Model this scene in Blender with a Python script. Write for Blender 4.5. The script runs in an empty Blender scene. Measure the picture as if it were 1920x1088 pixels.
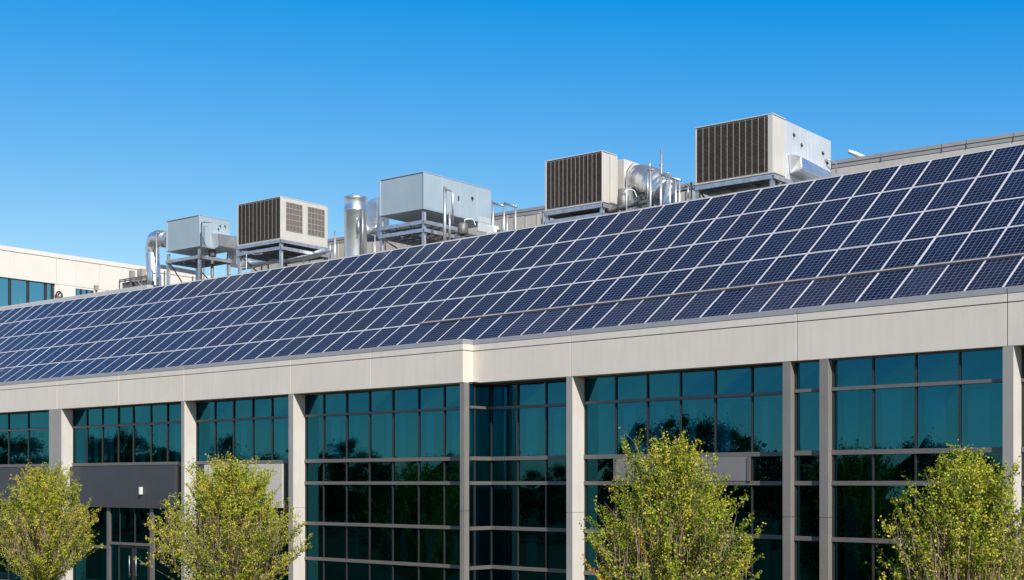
import bpy, math, random
from mathutils import Vector
random.seed(7)
scene = bpy.context.scene
COL = scene.collection
R = math.radians

# ------------------------------------------------------------------ camera, sky, sun, exposure
EYE = 5.2                      # eye height in metres
FOC, CX, HOR = 2500.0, 960.0, 905.0
cam_data = bpy.data.cameras.new('camera')
cam = bpy.data.objects.new('camera', cam_data); COL.objects.link(cam)
cam.location = (0, 0, EYE); cam.rotation_euler = (R(90), 0, 0)
cam_data.sensor_width = 36; cam_data.lens = FOC / 1920 * 36
cam_data.shift_y = (HOR - 544) / 1920
cam_data.clip_start = 0.5; cam_data.clip_end = 6000
scene.camera = cam

SUN = Vector((0.270, -0.735, 0.610)).normalized()
sun_data = bpy.data.lights.new('sun', 'SUN'); sun_data.energy = 4.9; sun_data.angle = R(0.5)
sun_data.color = (1.0, 0.94, 0.85)
sun = bpy.data.objects.new('sun', sun_data); COL.objects.link(sun)
sun.rotation_euler = (-SUN).to_track_quat('-Z', 'Y').to_euler(); sun.location = (20, -40, 60)

world = bpy.data.worlds.new('World'); scene.world = world; world.use_nodes = True
wn, wl = world.node_tree.nodes, world.node_tree.links
sky = wn.new('ShaderNodeTexSky'); sky.sky_type = 'NISHITA'; sky.sun_disc = False
sky.sun_elevation = math.asin(SUN.z); sky.sun_rotation = math.atan2(SUN.x, SUN.y) % (2 * math.pi)
sky.air_density = 1.0; sky.dust_density = 0.0; sky.ozone_density = 3.0; sky.altitude = 300
hs = wn.new('ShaderNodeHueSaturation'); hs.inputs['Saturation'].default_value = 1.25
bg = wn['Background']; bg.inputs['Strength'].default_value = 0.096
sk_m = wn.new('ShaderNodeVectorMath'); sk_m.operation = 'MULTIPLY_ADD'        # deepens the clear-sky blue
sk_m.inputs[1].default_value = (2.0, 1.27, 0.52); sk_m.inputs[2].default_value = (-1.41, 0.0, 4.7)
sk_c = wn.new('ShaderNodeVectorMath'); sk_c.operation = 'MAXIMUM'; sk_c.inputs[1].default_value = (0.05, 0.05, 0.05)
wl.new(sky.outputs[0], hs.inputs['Color']); wl.new(hs.outputs[0], sk_m.inputs[0]); wl.new(sk_m.outputs[0], sk_c.inputs[0])
sk_t = wn.new('ShaderNodeTexCoord'); sk_z = wn.new('ShaderNodeSeparateXYZ'); sk_r = wn.new('ShaderNodeMapRange'); sk_x = wn.new('ShaderNodeMixRGB')
sk_r.interpolation_type = 'SMOOTHSTEP'; sk_r.inputs[1].default_value = 0.36; sk_r.inputs[2].default_value = 0.62   # plain sky again high overhead
wl.new(sk_t.outputs['Generated'], sk_z.inputs[0]); wl.new(sk_z.outputs[2], sk_r.inputs[0]); wl.new(sk_r.outputs[0], sk_x.inputs[0])
wl.new(sk_c.outputs[0], sk_x.inputs[1]); wl.new(sky.outputs[0], sk_x.inputs[2]); wl.new(sk_x.outputs[0], bg.inputs['Color'])

vs = scene.view_settings
vs.view_transform = 'Standard'; vs.look = 'None'; vs.gamma = 1.0; vs.exposure = 0.2; vs.use_curve_mapping = False

# ------------------------------------------------------------------ materials
def new_mat(name):
    m = bpy.data.materials.new(name); m.use_nodes = True
    return m, m.node_tree.nodes, m.node_tree.links, m.node_tree.nodes['Principled BSDF']

def mat(name, c, rough=0.5, metal=0.0, var=0.06, scale=1.5, bump=0.0, bscale=30.0, streak=0.0):
    """plain painted or metal surface with mottling, optional vertical dirt streaks and bump"""
    m, n, l, b = new_mat(name)
    b.inputs['Roughness'].default_value = rough; b.inputs['Metallic'].default_value = metal
    tc = n.new('ShaderNodeTexCoord')
    nz = n.new('ShaderNodeTexNoise'); nz.inputs['Scale'].default_value = scale; nz.inputs['Detail'].default_value = 5
    l.new(tc.outputs['Object'], nz.inputs['Vector'])
    rp = n.new('ShaderNodeMapRange'); rp.inputs[1].default_value = 0.3; rp.inputs[2].default_value = 0.7
    rp.inputs[3].default_value = 1 - var; rp.inputs[4].default_value = 1 + var
    l.new(nz.outputs[0], rp.inputs[0])
    val = rp.outputs[0]
    if streak:
        mp = n.new('ShaderNodeMapping'); mp.inputs['Scale'].default_value = (3.5, 3.5, 0.25)
        l.new(tc.outputs['Object'], mp.inputs[0])
        ns = n.new('ShaderNodeTexNoise'); ns.inputs['Scale'].default_value = 2.0; ns.inputs['Detail'].default_value = 6
        l.new(mp.outputs[0], ns.inputs['Vector'])
        r2 = n.new('ShaderNodeMapRange'); r2.inputs[1].default_value = 0.42; r2.inputs[2].default_value = 0.75
        r2.inputs[3].default_value = 1.0; r2.inputs[4].default_value = 1 - streak
        l.new(ns.outputs[0], r2.inputs[0])
        mu = n.new('ShaderNodeMath'); mu.operation = 'MULTIPLY'
        l.new(val, mu.inputs[0]); l.new(r2.outputs[0], mu.inputs[1]); val = mu.outputs[0]
    mx = n.new('ShaderNodeVectorMath'); mx.operation = 'SCALE'; mx.inputs[0].default_value = c
    l.new(val, mx.inputs['Scale']); l.new(mx.outputs[0], b.inputs['Base Color'])
    if bump:
        nb = n.new('ShaderNodeTexNoise'); nb.inputs['Scale'].default_value = bscale; nb.inputs['Detail'].default_value = 3
        l.new(tc.outputs['Object'], nb.inputs['Vector'])
        bp = n.new('ShaderNodeBump'); bp.inputs['Strength'].default_value = bump; bp.inputs['Distance'].default_value = 0.02
        l.new(nb.outputs[0], bp.inputs['Height']); l.new(bp.outputs[0], b.inputs['Normal'])
    return m

M = {}
M['fascia'] = mat('fascia_stone', (0.68, 0.615, 0.545), 0.75, 0, 0.035, 0.8, 0.25, 60, 0.05)
M['column'] = mat('column_stone', (0.60, 0.56, 0.51), 0.75, 0, 0.05, 1.2, 0.25, 60, 0.07)
M['column_grey'] = mat('column_grey_panel', (0.205, 0.19, 0.178), 0.6, 0, 0.06, 1.5, 0.1, 50, 0.06)
M['front_plate'] = mat('column_front_plate', (0.31, 0.295, 0.28), 0.65, 0, 0.05, 1.5, 0.1, 50, 0.06)
M['coping'] = mat('coping_metal', (0.31, 0.31, 0.335), 0.5, 0.0, 0.05, 2)
M['backing'] = mat('joint_backing', (0.06, 0.055, 0.05), 0.9)
M['soffit'] = mat('soffit_board', (0.30, 0.25, 0.20), 0.8)
M['frame'] = mat('window_frame_metal', (0.15, 0.135, 0.128), 0.5, 0.1, 0.05, 3)
M['mullion'] = mat('window_mullion_metal', (0.032, 0.031, 0.032), 0.5, 0.1, 0.05, 3)
M['charcoal'] = mat('charcoal_panel', (0.052, 0.052, 0.062), 0.5, 0, 0.06, 1.0, 0.05, 40)
M['spandrel'] = mat('grey_spandrel', (0.19, 0.18, 0.178), 0.55, 0, 0.05, 1.0)
M['beige_panel'] = mat('beige_panel', (0.56, 0.515, 0.47), 0.65, 0, 0.05, 1.0, 0.1, 50, 0.05)
M['deck'] = mat('roof_deck', (0.20, 0.20, 0.21), 0.8, 0, 0.1, 1)
M['ridge'] = mat('ridge_flashing', (0.50, 0.49, 0.49), 0.5, 0.0, 0.06, 2)
M['parapet'] = mat('parapet_cladding', (0.47, 0.44, 0.40), 0.7, 0, 0.06, 0.6, 0.0, 30, 0.12)
M['parapet_cap'] = mat('parapet_cap', (0.33, 0.315, 0.30), 0.5, 0.2)
M['white_wall'] = mat('white_wing_wall', (0.67, 0.62, 0.56), 0.8, 0, 0.03, 0.5, 0.0, 30, 0.02)
M['room_wall'] = mat('room_wall', (0.42, 0.42, 0.40), 0.9)
M['room_floor'] = mat('room_floor', (0.10, 0.10, 0.10), 0.9)
M['ceiling'] = mat('ceiling_tile', (0.55, 0.55, 0.53), 0.9)
M['blind'] = mat('blind_fabric', (0.72, 0.74, 0.72), 0.9)
M['panel_frame'] = mat('panel_frame_aluminium', (0.63, 0.63, 0.67), 0.35, 0.15, 0.03, 4)
M['rail'] = mat('mounting_rail', (0.38, 0.345, 0.325), 0.5, 0.2, 0.06, 2)
M['unit_grey'] = mat('unit_grey_paint', (0.35, 0.43, 0.485), 0.5, 0.05, 0.05, 0.8, 0.04, 3, 0.05)
M['unit_beige'] = mat('unit_beige_paint', (0.56, 0.53, 0.49), 0.55, 0.0, 0.05, 1.2, 0.04, 3, 0.07)
M['unit_light'] = mat('unit_light_sheet', (0.60, 0.63, 0.65), 0.42, 0.25, 0.07, 1.0, 0.08, 3, 0.10)
M['louver'] = mat('louver_brown', (0.092, 0.070, 0.053), 0.6, 0.1, 0.25, 6)
M['louver_bar'] = mat('louver_bar', (0.36, 0.32, 0.28), 0.5, 0.1, 0.1, 6)
M['galv'] = mat('galvanised_steel', (0.55, 0.56, 0.58), 0.42, 0.75, 0.18, 5)
M['galv_dark'] = mat('weathered_steel', (0.20, 0.195, 0.19), 0.55, 0.5, 0.25, 5)
M['duct'] = mat('duct_sheet', (0.72, 0.74, 0.76), 0.34, 0.9, 0.10, 3, 0.35, 9)
M['foil'] = mat('crinkled_foil', (0.76, 0.77, 0.79), 0.36, 0.9, 0.12, 3, 0.9, 7)
M['white_paint'] = mat('white_paint', (0.80, 0.79, 0.76), 0.5)
M['dark'] = mat('dark_fitting', (0.03, 0.03, 0.032), 0.5)
M['bark'] = mat('twig_bark', (0.30, 0.205, 0.145), 0.9, 0, 0.25, 4)
M['bark_far'] = mat('trunk_bark', (0.09, 0.07, 0.05), 0.9, 0, 0.25, 4)
M['lamp_white'] = mat('lamp_shade_white', (0.55, 0.55, 0.52), 0.6)
M['paving'] = mat('paving', (0.32, 0.30, 0.28), 0.85, 0, 0.12, 0.8)

def grass_mat():
    m, n, l, b = new_mat('lawn_grass')
    tc = n.new('ShaderNodeTexCoord'); nz = n.new('ShaderNodeTexNoise'); nz.inputs['Scale'].default_value = 0.35
    nz.inputs['Detail'].default_value = 10; l.new(tc.outputs['Object'], nz.inputs['Vector'])
    cr = n.new('ShaderNodeValToRGB'); cr.color_ramp.elements[0].position = .35; cr.color_ramp.elements[1].position = .7
    cr.color_ramp.elements[0].color = (0.016, 0.036, 0.006, 1); cr.color_ramp.elements[1].color = (0.040, 0.072, 0.013, 1)
    l.new(nz.outputs[0], cr.inputs[0]); l.new(cr.outputs[0], b.inputs['Base Color']); b.inputs['Roughness'].default_value = .95
    return m
M['grass'] = grass_mat()

def glass_mat(name, refl, tint, base_fac):
    """coated tinted glazing: coloured mirror reflection over tinted see-through"""
    m, n, l, b = new_mat(name); n.remove(b)
    out = n['Material Output']
    tr = n.new('ShaderNodeBsdfTransparent'); tr.inputs[0].default_value = (*tint, 1)
    gl = n.new('ShaderNodeBsdfGlossy'); gl.inputs['Color'].default_value = (*refl, 1); gl.inputs['Roughness'].default_value = 0.0
    lw = n.new('ShaderNodeLayerWeight'); lw.inputs['Blend'].default_value = 0.30
    mr = n.new('ShaderNodeMapRange'); mr.inputs[3].default_value = base_fac; mr.inputs[4].default_value = 1.0
    l.new(lw.outputs['Fresnel'], mr.inputs[0])
    tc = n.new('ShaderNodeTexCoord'); nz = n.new('ShaderNodeTexNoise'); nz.inputs['Scale'].default_value = 0.7
    l.new(tc.outputs['Object'], nz.inputs['Vector'])
    bp = n.new('ShaderNodeBump'); bp.inputs['Strength'].default_value = 0.05; bp.inputs['Distance'].default_value = 0.03
    l.new(nz.outputs[0], bp.inputs['Height']); l.new(bp.outputs[0], gl.inputs['Normal'])
    mx = n.new('ShaderNodeMixShader')
    l.new(mr.outputs[0], mx.inputs[0]); l.new(tr.outputs[0], mx.inputs[1]); l.new(gl.outputs[0], mx.inputs[2])
    l.new(mx.outputs[0], out.inputs['Surface'])
    return m
M['glass'] = glass_mat('teal_glass', (0.04, 0.335, 0.49), (0.02, 0.46, 0.60), 0.27)
M['lower_glass'] = glass_mat('dimmed_lower_glass', (0.03, 0.20, 0.25), (0.015, 0.26, 0.30), 0.27)  # teal glass repeated darker; dim lower-storey reflections put into its colours
M['wing_glass'] = glass_mat('pale_teal_glass', (0.30, 0.62, 0.66), (0.10, 0.25, 0.27), 0.70)

def cell_mat(name='solar_cells', base=(0.0028, 0.0092, 0.037), rough=0.18):
    """dark blue silicon: 6 x 10 cells, fine white gaps, busbars and corner diamonds, from the sheet's own UVs"""
    m, n, l, b = new_mat(name)
    uv = n.new('ShaderNodeUVMap'); uv.uv_map = 'UVMap'
    sx = n.new('ShaderNodeSeparateXYZ'); l.new(uv.outputs[0], sx.inputs[0])
    def math_(op, a, bb=None):
        q = n.new('ShaderNodeMath'); q.operation = op
        for i, v in enumerate((a, bb)):
            if v is None: continue
            if isinstance(v, (int, float)): q.inputs[i].default_value = v
            else: l.new(v, q.inputs[i])
        return q.outputs[0]
    cu = math_('MULTIPLY', sx.outputs[0], 6.0); cv = math_('MULTIPLY', sx.outputs[1], 10.0)
    du = math_('ABSOLUTE', math_('SUBTRACT', math_('FRACT', cu), 0.5)); dv = math_('ABSOLUTE', math_('SUBTRACT', math_('FRACT', cv), 0.5))
    lu = math_('GREATER_THAN', du, 0.468); lv = math_('GREATER_THAN', dv, 0.472)
    dia = math_('GREATER_THAN', math_('ADD', du, dv), 0.90)
    line = math_('MAXIMUM', math_('MAXIMUM', lu, lv), dia)
    bus = math_('LESS_THAN', math_('ABSOLUTE', math_('SUBTRACT', math_('FRACT', math_('MULTIPLY', cu, 3.0)), 0.5)), 0.035)
    oi = n.new('ShaderNodeObjectInfo')
    wn_ = n.new('ShaderNodeTexWhiteNoise'); wn_.noise_dimensions = '3D'
    cmb = n.new('ShaderNodeCombineXYZ'); l.new(math_('FLOOR', cu), cmb.inputs[0]); l.new(math_('FLOOR', cv), cmb.inputs[1]); l.new(oi.outputs['Random'], cmb.inputs[2])
    l.new(cmb.outputs[0], wn_.inputs['Vector'])
    k = math_('ADD', math_('MULTIPLY', wn_.outputs['Value'], 0.35), math_('ADD', math_('MULTIPLY', oi.outputs['Random'], 0.36), 0.60))
    sc = n.new('ShaderNodeVectorMath'); sc.operation = 'SCALE'; sc.inputs[0].default_value = base; l.new(k, sc.inputs['Scale'])
    m1 = n.new('ShaderNodeMixRGB'); m1.inputs[2].default_value = (0.10, 0.14, 0.24, 1); l.new(math_('MULTIPLY', bus, 0.22), m1.inputs[0]); l.new(sc.outputs[0], m1.inputs[1])
    m2 = n.new('ShaderNodeMixRGB'); m2.inputs[2].default_value = (0.40, 0.47, 0.62, 1); l.new(math_('MULTIPLY', line, 0.42), m2.inputs[0]); l.new(m1.outputs[0], m2.inputs[1])
    l.new(m2.outputs[0], b.inputs['Base Color'])
    b.inputs['Roughness'].default_value = rough; b.inputs['IOR'].default_value = 1.24
    return m
M['cells'] = cell_mat()
M['cells_sheen'] = cell_mat('sheen_painted_solar_cells', (0.012, 0.017, 0.044), 0.26)  # greyer copy of the cells; bottom-row sheen put into its colour

def leaf_mat(name, stops, trans=0.45):
    m, n, l, b = new_mat(name); n.remove(b)
    at = n.new('ShaderNodeAttribute'); at.attribute_name = 'tint'
    cr = n.new('ShaderNodeValToRGB'); e = cr.color_ramp.elements
    e[0].position, e[0].color = stops[0][0], (*stops[0][1], 1); e[1].position, e[1].color = stops[-1][0], (*stops[-1][1], 1)
    for p, c in stops[1:-1]:
        q = e.new(p); q.color = (*c, 1)
    l.new(at.outputs['Fac'], cr.inputs[0])
    df = n.new('ShaderNodeBsdfDiffuse'); tl = n.new('ShaderNodeBsdfTranslucent'); gl = n.new('ShaderNodeBsdfGlossy'); gl.inputs['Roughness'].default_value = .4
    gl.inputs['Color'].default_value = (0.8, 0.8, 0.7, 1)
    l.new(cr.outputs[0], df.inputs[0]); l.new(cr.outputs[0], tl.inputs[0])
    a = n.new('ShaderNodeMixShader'); a.inputs[0].default_value = trans; l.new(df.outputs[0], a.inputs[1]); l.new(tl.outputs[0], a.inputs[2])
    c = n.new('ShaderNodeMixShader'); c.inputs[0].default_value = 0.02; l.new(a.outputs[0], c.inputs[1]); l.new(gl.outputs[0], c.inputs[2])
    l.new(c.outputs[0], n['Material Output'].inputs['Surface'])
    return m
M['leaf'] = leaf_mat('spring_leaves', [(0.0, (0.08, 0.15, 0.010)), (0.35, (0.25, 0.33, 0.018)), (0.7, (0.45, 0.44, 0.038)), (0.86, (0.62, 0.52, 0.06)), (0.93, (0.65, 0.28, 0.05)), (1.0, (0.62, 0.20, 0.05))], 0.22)
M['leaf_far'] = leaf_mat('dark_leaves', [(0.0, (0.012, 0.030, 0.006)), (1.0, (0.055, 0.095, 0.018))], 0.25)

# ------------------------------------------------------------------ mesh builder
class MB:
    def __init__(self): self.v = []; self.f = []; self.smooth = set()
    def hexa(self, c):
        """eight corners: bottom four, then top four, same winding"""
        i = len(self.v); self.v += [Vector(p) for p in c]
        self.f += [(i, i+3, i+2, i+1), (i+4, i+5, i+6, i+7), (i, i+1, i+5, i+4), (i+1, i+2, i+6, i+5), (i+2, i+3, i+7, i+6), (i+3, i, i+4, i+7)]
        return self
    def quad(self, a, b, c, d):
        i = len(self.v); self.v += [Vector(p) for p in (a, b, c, d)]; self.f.append((i, i+1, i+2, i+3)); return self
    def tube(self, pts, r, n=10, rings=None, cap=True):
        """tube along points; rings = optional radius per point"""
        pts = [Vector(p) for p in pts]; base = len(self.v); up = None
        for k, p in enumerate(pts):
            t = (pts[min(k+1, len(pts)-1)] - pts[max(k-1, 0)]).normalized()
            if up is None: up = Vector((0, 0, 1)) if abs(t.z) < .9 else Vector((1, 0, 0))
            a = t.cross(up).normalized(); up = a.cross(t).normalized()
            rr = rings[k] if rings else r
            for j in range(n):
                q = 2 * math.pi * j / n
                self.v.append(p + a * (rr * math.cos(q)) + up * (rr * math.sin(q)))
        for k in range(len(pts) - 1):
            for j in range(n):
                j2 = (j + 1) % n
                self.smooth.add(len(self.f))
                self.f.append((base + k*n + j, base + k*n + j2, base + (k+1)*n + j2, base + (k+1)*n + j))
        if cap:
            self.f.append(tuple(base + j for j in range(n - 1, -1, -1))); self.f.append(tuple(base + (len(pts)-1)*n + j for j in range(n)))
        return self
    def beam(self, a, b, w, h=None, up=(0, 0, 1)):
        """square bar from a to b"""
        a, b = Vector(a), Vector(b); h = h or w; t = (b - a).normalized(); u = Vector(up)
        if abs(t.dot(u)) > .95: u = Vector((math.cos(.68), -math.sin(.68), 0))
        s = t.cross(u).normalized(); u = s.cross(t).normalized()
        c = [(-1, -1), (1, -1), (1, 1), (-1, 1)]
        return self.hexa([a + s*(w/2*i) + u*(h/2*j) for i, j in c] + [b + s*(w/2*i) + u*(h/2*j) for i, j in c])
    def build(self, name, m, parent=None, base=None, bevel=0.0):
        """link as one object; geometry is in world metres, stored relative to base (the thing's own foot)"""
        base = Vector(base if base is not None else (parent_base(parent) if parent else (0, 0, 0)))
        me = bpy.data.meshes.new(name); me.from_pydata([tuple(p - base) for p in self.v], [], self.f)
        me.materials.append(m)
        for i in self.smooth: me.polygons[i].use_smooth = True
        me.update()
        o = bpy.data.objects.new(name, me); COL.objects.link(o)
        if parent: o.parent = parent
        else: o.location = base
        if bevel:
            bv = o.modifiers.new('bevel', 'BEVEL'); bv.width = bevel; bv.segments = 2; bv.limit_method = 'ANGLE'
        return o

def parent_base(p):
    while p.parent: p = p.parent
    return p.location
def tag(o, label, cat, group=None, kind=None):
    o['label'] = label; o['category'] = cat
    if group: o['group'] = group
    if kind: o['kind'] = kind
    return o
def thing(name, label, cat, loc, group=None):
    o = bpy.data.objects.new(name, None); COL.objects.link(o); o.location = loc; o.empty_display_size = .3
    return tag(o, label, cat, group)

# ------------------------------------------------------------------ the gently bowed facade: s runs along it, o outwards, z up
X0, Y0, TH0, KAP = 0.2159, 47.104, 0.7256, 0.0012866
def dirs(s):
    t = TH0 + KAP * s
    return Vector((math.cos(t), -math.sin(t), 0)), Vector((-math.sin(t), -math.cos(t), 0))
def V(s, o, z):
    t = TH0 + KAP * s
    return Vector((X0 + (math.sin(t) - math.sin(TH0)) / KAP - math.sin(t) * o, Y0 + (math.cos(t) - math.cos(TH0)) / KAP - math.cos(t) * o, z))
def proj(p): return CX + FOC * p[0] / p[1], HOR - FOC * (p[2] - EYE) / p[1]
def s_at(px, o=0.0):
    a, b = -150.0, 55.0
    for _ in range(50):
        m = (a + b) / 2; p = V(m, o, 0)
        if p.y < 1 or proj(p)[0] > px: b = m
        else: a = m
    return (a + b) / 2
def o_at(px, s):
    a, b = -6.0, 2.0
    for _ in range(50):
        m = (a + b) / 2
        if proj(V(s, m, 0))[0] < px: b = m
        else: a = m
    return (a + b) / 2
def P(px, py, o):
    """world point on the surface o behind the facade whose direction is that of the photo's pixel"""
    p = V(s_at(px, o), o, 0); p.z = EYE + (HOR - py) / FOC * p.y
    return p
def fbox(mb, s0, s1, o0, o1, z0, z1):
    """box following the facade's bow"""
    n = max(1, int(abs(s1 - s0) / 3.0 + .5))
    for i in range(n):
        a, b = s0 + (s1 - s0) * i / n, s0 + (s1 - s0) * (i + 1) / n
        c = [(a, o1), (b, o1), (b, o0), (a, o0)]
        if n == 1: mb.hexa([V(s, o, z0) for s, o in c] + [V(s, o, z1) for s, o in c]); continue
        i0 = len(mb.v); mb.v += [V(s, o, z0) for s, o in c] + [V(s, o, z1) for s, o in c]
        q = i0
        mb.f += [(q, q+3, q+2, q+1), (q+4, q+5, q+6, q+7), (q, q+1, q+5, q+4), (q+2, q+3, q+7, q+6)]
        if i == 0: mb.f.append((q+3, q, q+4, q+7))
        if i == n - 1: mb.f.append((q+1, q+2, q+6, q+5))
    return mb

# ------------------------------------------------------------------ ground
g = MB().quad((-3000, -3000, 0), (3000, -3000, 0), (3000, 3000, 0), (-3000, 3000, 0)).build('lawn', M['grass']); g['kind'] = 'structure'
w_ = MB(); fbox(w_, -60, 34, 0.9, 3.6, -0.05, 0.03); w_ = w_.build('pavement', M['paving']); w_['kind'] = 'structure'

# ------------------------------------------------------------------ main building
LF, RF = 0.50, -0.03                      # fascia fronts left and right of the step
S_L, S_R = -64.0, 34.0
S_E = s_at(868, LF)                       # the step
Z_TOP, Z_BAND, Z_FB = 10.40, 9.985, 8.825
bld = thing('office_building', 'long beige two storey office building with teal glazing and sloped solar roof', 'building', V(0, 0, 0))
def joint_list(pxs, o): return [s_at(p, o) for p in pxs]
segs = [(a, b, LF) for a, b in zip([S_L, -52] + joint_list([-130, 107, 223, 345, 545, 695], LF), [-52] + joint_list([-130, 107, 223, 345, 545, 695], LF) + [S_E])]
rj = joint_list([1070, 1494, 1888, 2420], RF)
segs += [(a, b, RF) for a, b in zip([S_E] + rj, rj + [S_R])]
GAP = 0.014
for a, b, o in segs:
    la = a if a in (S_L, S_E) else a + GAP; lb = b if b in (S_R, S_E) else b - GAP
    mb = MB(); dp_ = .30 if lb != S_E else .56
    fbox(mb, la, lb, o - dp_, o, Z_FB, Z_BAND - GAP); mb.build('fascia_panel', M['fascia'], bld, bevel=.008)
    mb = MB(); fbox(mb, la, lb, o - dp_, o, Z_BAND + GAP, Z_TOP - .175); mb.build('fascia_band', M['fascia'], bld, bevel=.008)
    mb = MB(); fbox(mb, la, lb, o - dp_ - .04, o + .012, Z_TOP - .172, Z_TOP); mb.build('coping', M['coping'], bld, bevel=.006)
mb = MB(); fbox(mb, S_L, S_E - .06, LF - .50, LF - .06, Z_FB + .03, Z_TOP - .03); fbox(mb, S_E - .02, S_R, RF - .50, RF - .06, Z_FB + .03, Z_TOP - .03)
mb.build('fascia_backing', M['backing'], bld)
mb = MB(); fbox(mb, S_L, S_E + .3, LF - 1.4, LF - .302, Z_FB + .012, Z_FB + .028); fbox(mb, S_E + .303, S_R, RF - 2.2, RF - .302, Z_FB + .012, Z_FB + .028)
mb.build('soffit', M['soffit'], bld)

# columns: (front left px, front right px, front plane, depth, material)
coldef = [(-190, -176, LF, .72, 'column'), (92, 115, LF, .72, 'column'), (340, 345.5, LF, .72, 'column'), (541, 549.5, LF, .72, 'column'),
          (862.5, 870.5, LF - .02, .26, 'column_grey'), (1062, 1073, RF, .86, 'column'), (1467.5, 1482, RF, .76, 'column_grey'),
          (1536.5, 1552.5, RF, .32, 'column_grey'), (1880, 1900, RF, .62, 'column'), (2330, 2352, RF, .62, 'column')]
cols = []
Z_J = 4.17
for a, b, o, dep, mk in coldef:
    sa, sb = s_at(a, o), s_at(b, o); cols.append((sa, sb, o))
    mb = MB(); fbox(mb, sa, sb, o - dep, o - .006, 0.0, Z_J - .008); fbox(mb, sa, sb, o - dep, o - .006, Z_J + .008, Z_FB - .004); fbox(mb, sa + .02, sb - .02, o - dep + .02, o - .03, Z_J - .02, Z_J + .02)
    c = mb.build('column', M[mk], bld, bevel=.006)
    mb = MB(); fbox(mb, sa - .001, sb + .001, o - .006, o - .001, 0.02, Z_J - .009); fbox(mb, sa - .001, sb + .001, o - .006, o - .001, Z_J + .009, Z_FB - .006)
    mb.build('front_plate', M['front_plate' if mk == 'column' else mk], c)

# glazed bays
LV = [0.06, 2.09, 3.53, 5.18, 6.08, 7.94, Z_FB - .01]
RAIL_H = {0.06: .10, 2.09: .13, 3.53: .13, 5.18: .13, 6.08: .14, 7.94: .10, Z_FB - .01: .06}
def pane(mb, s0, s1, o, z0, z1):
    j = lambda: random.uniform(-.007, .007)
    mb.quad(V(s0, o + j(), z0), V(s1, o + j(), z0), V(s1, o + j(), z1), V(s0, o + j(), z1))
def glazing(name, s0, s1, o, splits, levels, vert_w=.05, ends=True, label=None):
    """one window: a mesh of its panes with a child frame of rails and mullions"""
    mb = MB(); ss = [s0] + splits + [s1]
    for a, b in zip(ss[:-1], ss[1:]):
        for c, d in zip(levels[:-1], levels[1:]): pane(mb, a, b, o, c, d)
    wdw = mb.build(name, M['glass' if name == 'upper_window' else 'lower_glass'], bld)
    if label: wdw['label'] = label
    for z in levels[1:-1] + [levels[0]] + ([levels[-1]] if levels[-1] > 8 else []):
        mb = MB(); h = RAIL_H.get(z, .09); fbox(mb, s0, s1, o - .05, o + .085, z - h/2, z + (h/2 if z < 8.7 else -.002))
        mb.build('rail', M['frame'], wdw, bevel=.004)
    for s in splits + ([s0 + .035, s1 - .035] if ends else []):
        mb = MB(); fbox(mb, s - vert_w/2, s + vert_w/2, o - .045, o + .05, levels[0], levels[-1] - .004)
        mb.build('mullion', M['mullion'], wdw)
    return wdw
bays = [  # left column, right column, glass plane, mullion px
    (0, 1, LF - .68, [-120, -60, -20, 17, 54]),
    (1, 2, LF - .68, [164, 193, 223, 251, 284, 315]),
    (2, 3, LF - .68, [404, 439, 475, 511]),
    (3, 4, LF - .68, [608, 651, 694, 737.5, 786, 834]),
    (4, 5, None, [972, 1025]),
    (5, 6, RF - .70, [1155.5, 1215, 1277, 1342, 1411]),
    (6, 7, RF - .28, []),
    (7, 8, RF - .28, [1638, 1718, 1800]),
    (8, 9, RF - .58, [1960, 2060, 2160, 2260])]
S_RET = S_E + .06
O4 = o_at(921, S_RET)
blinds = []
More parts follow.
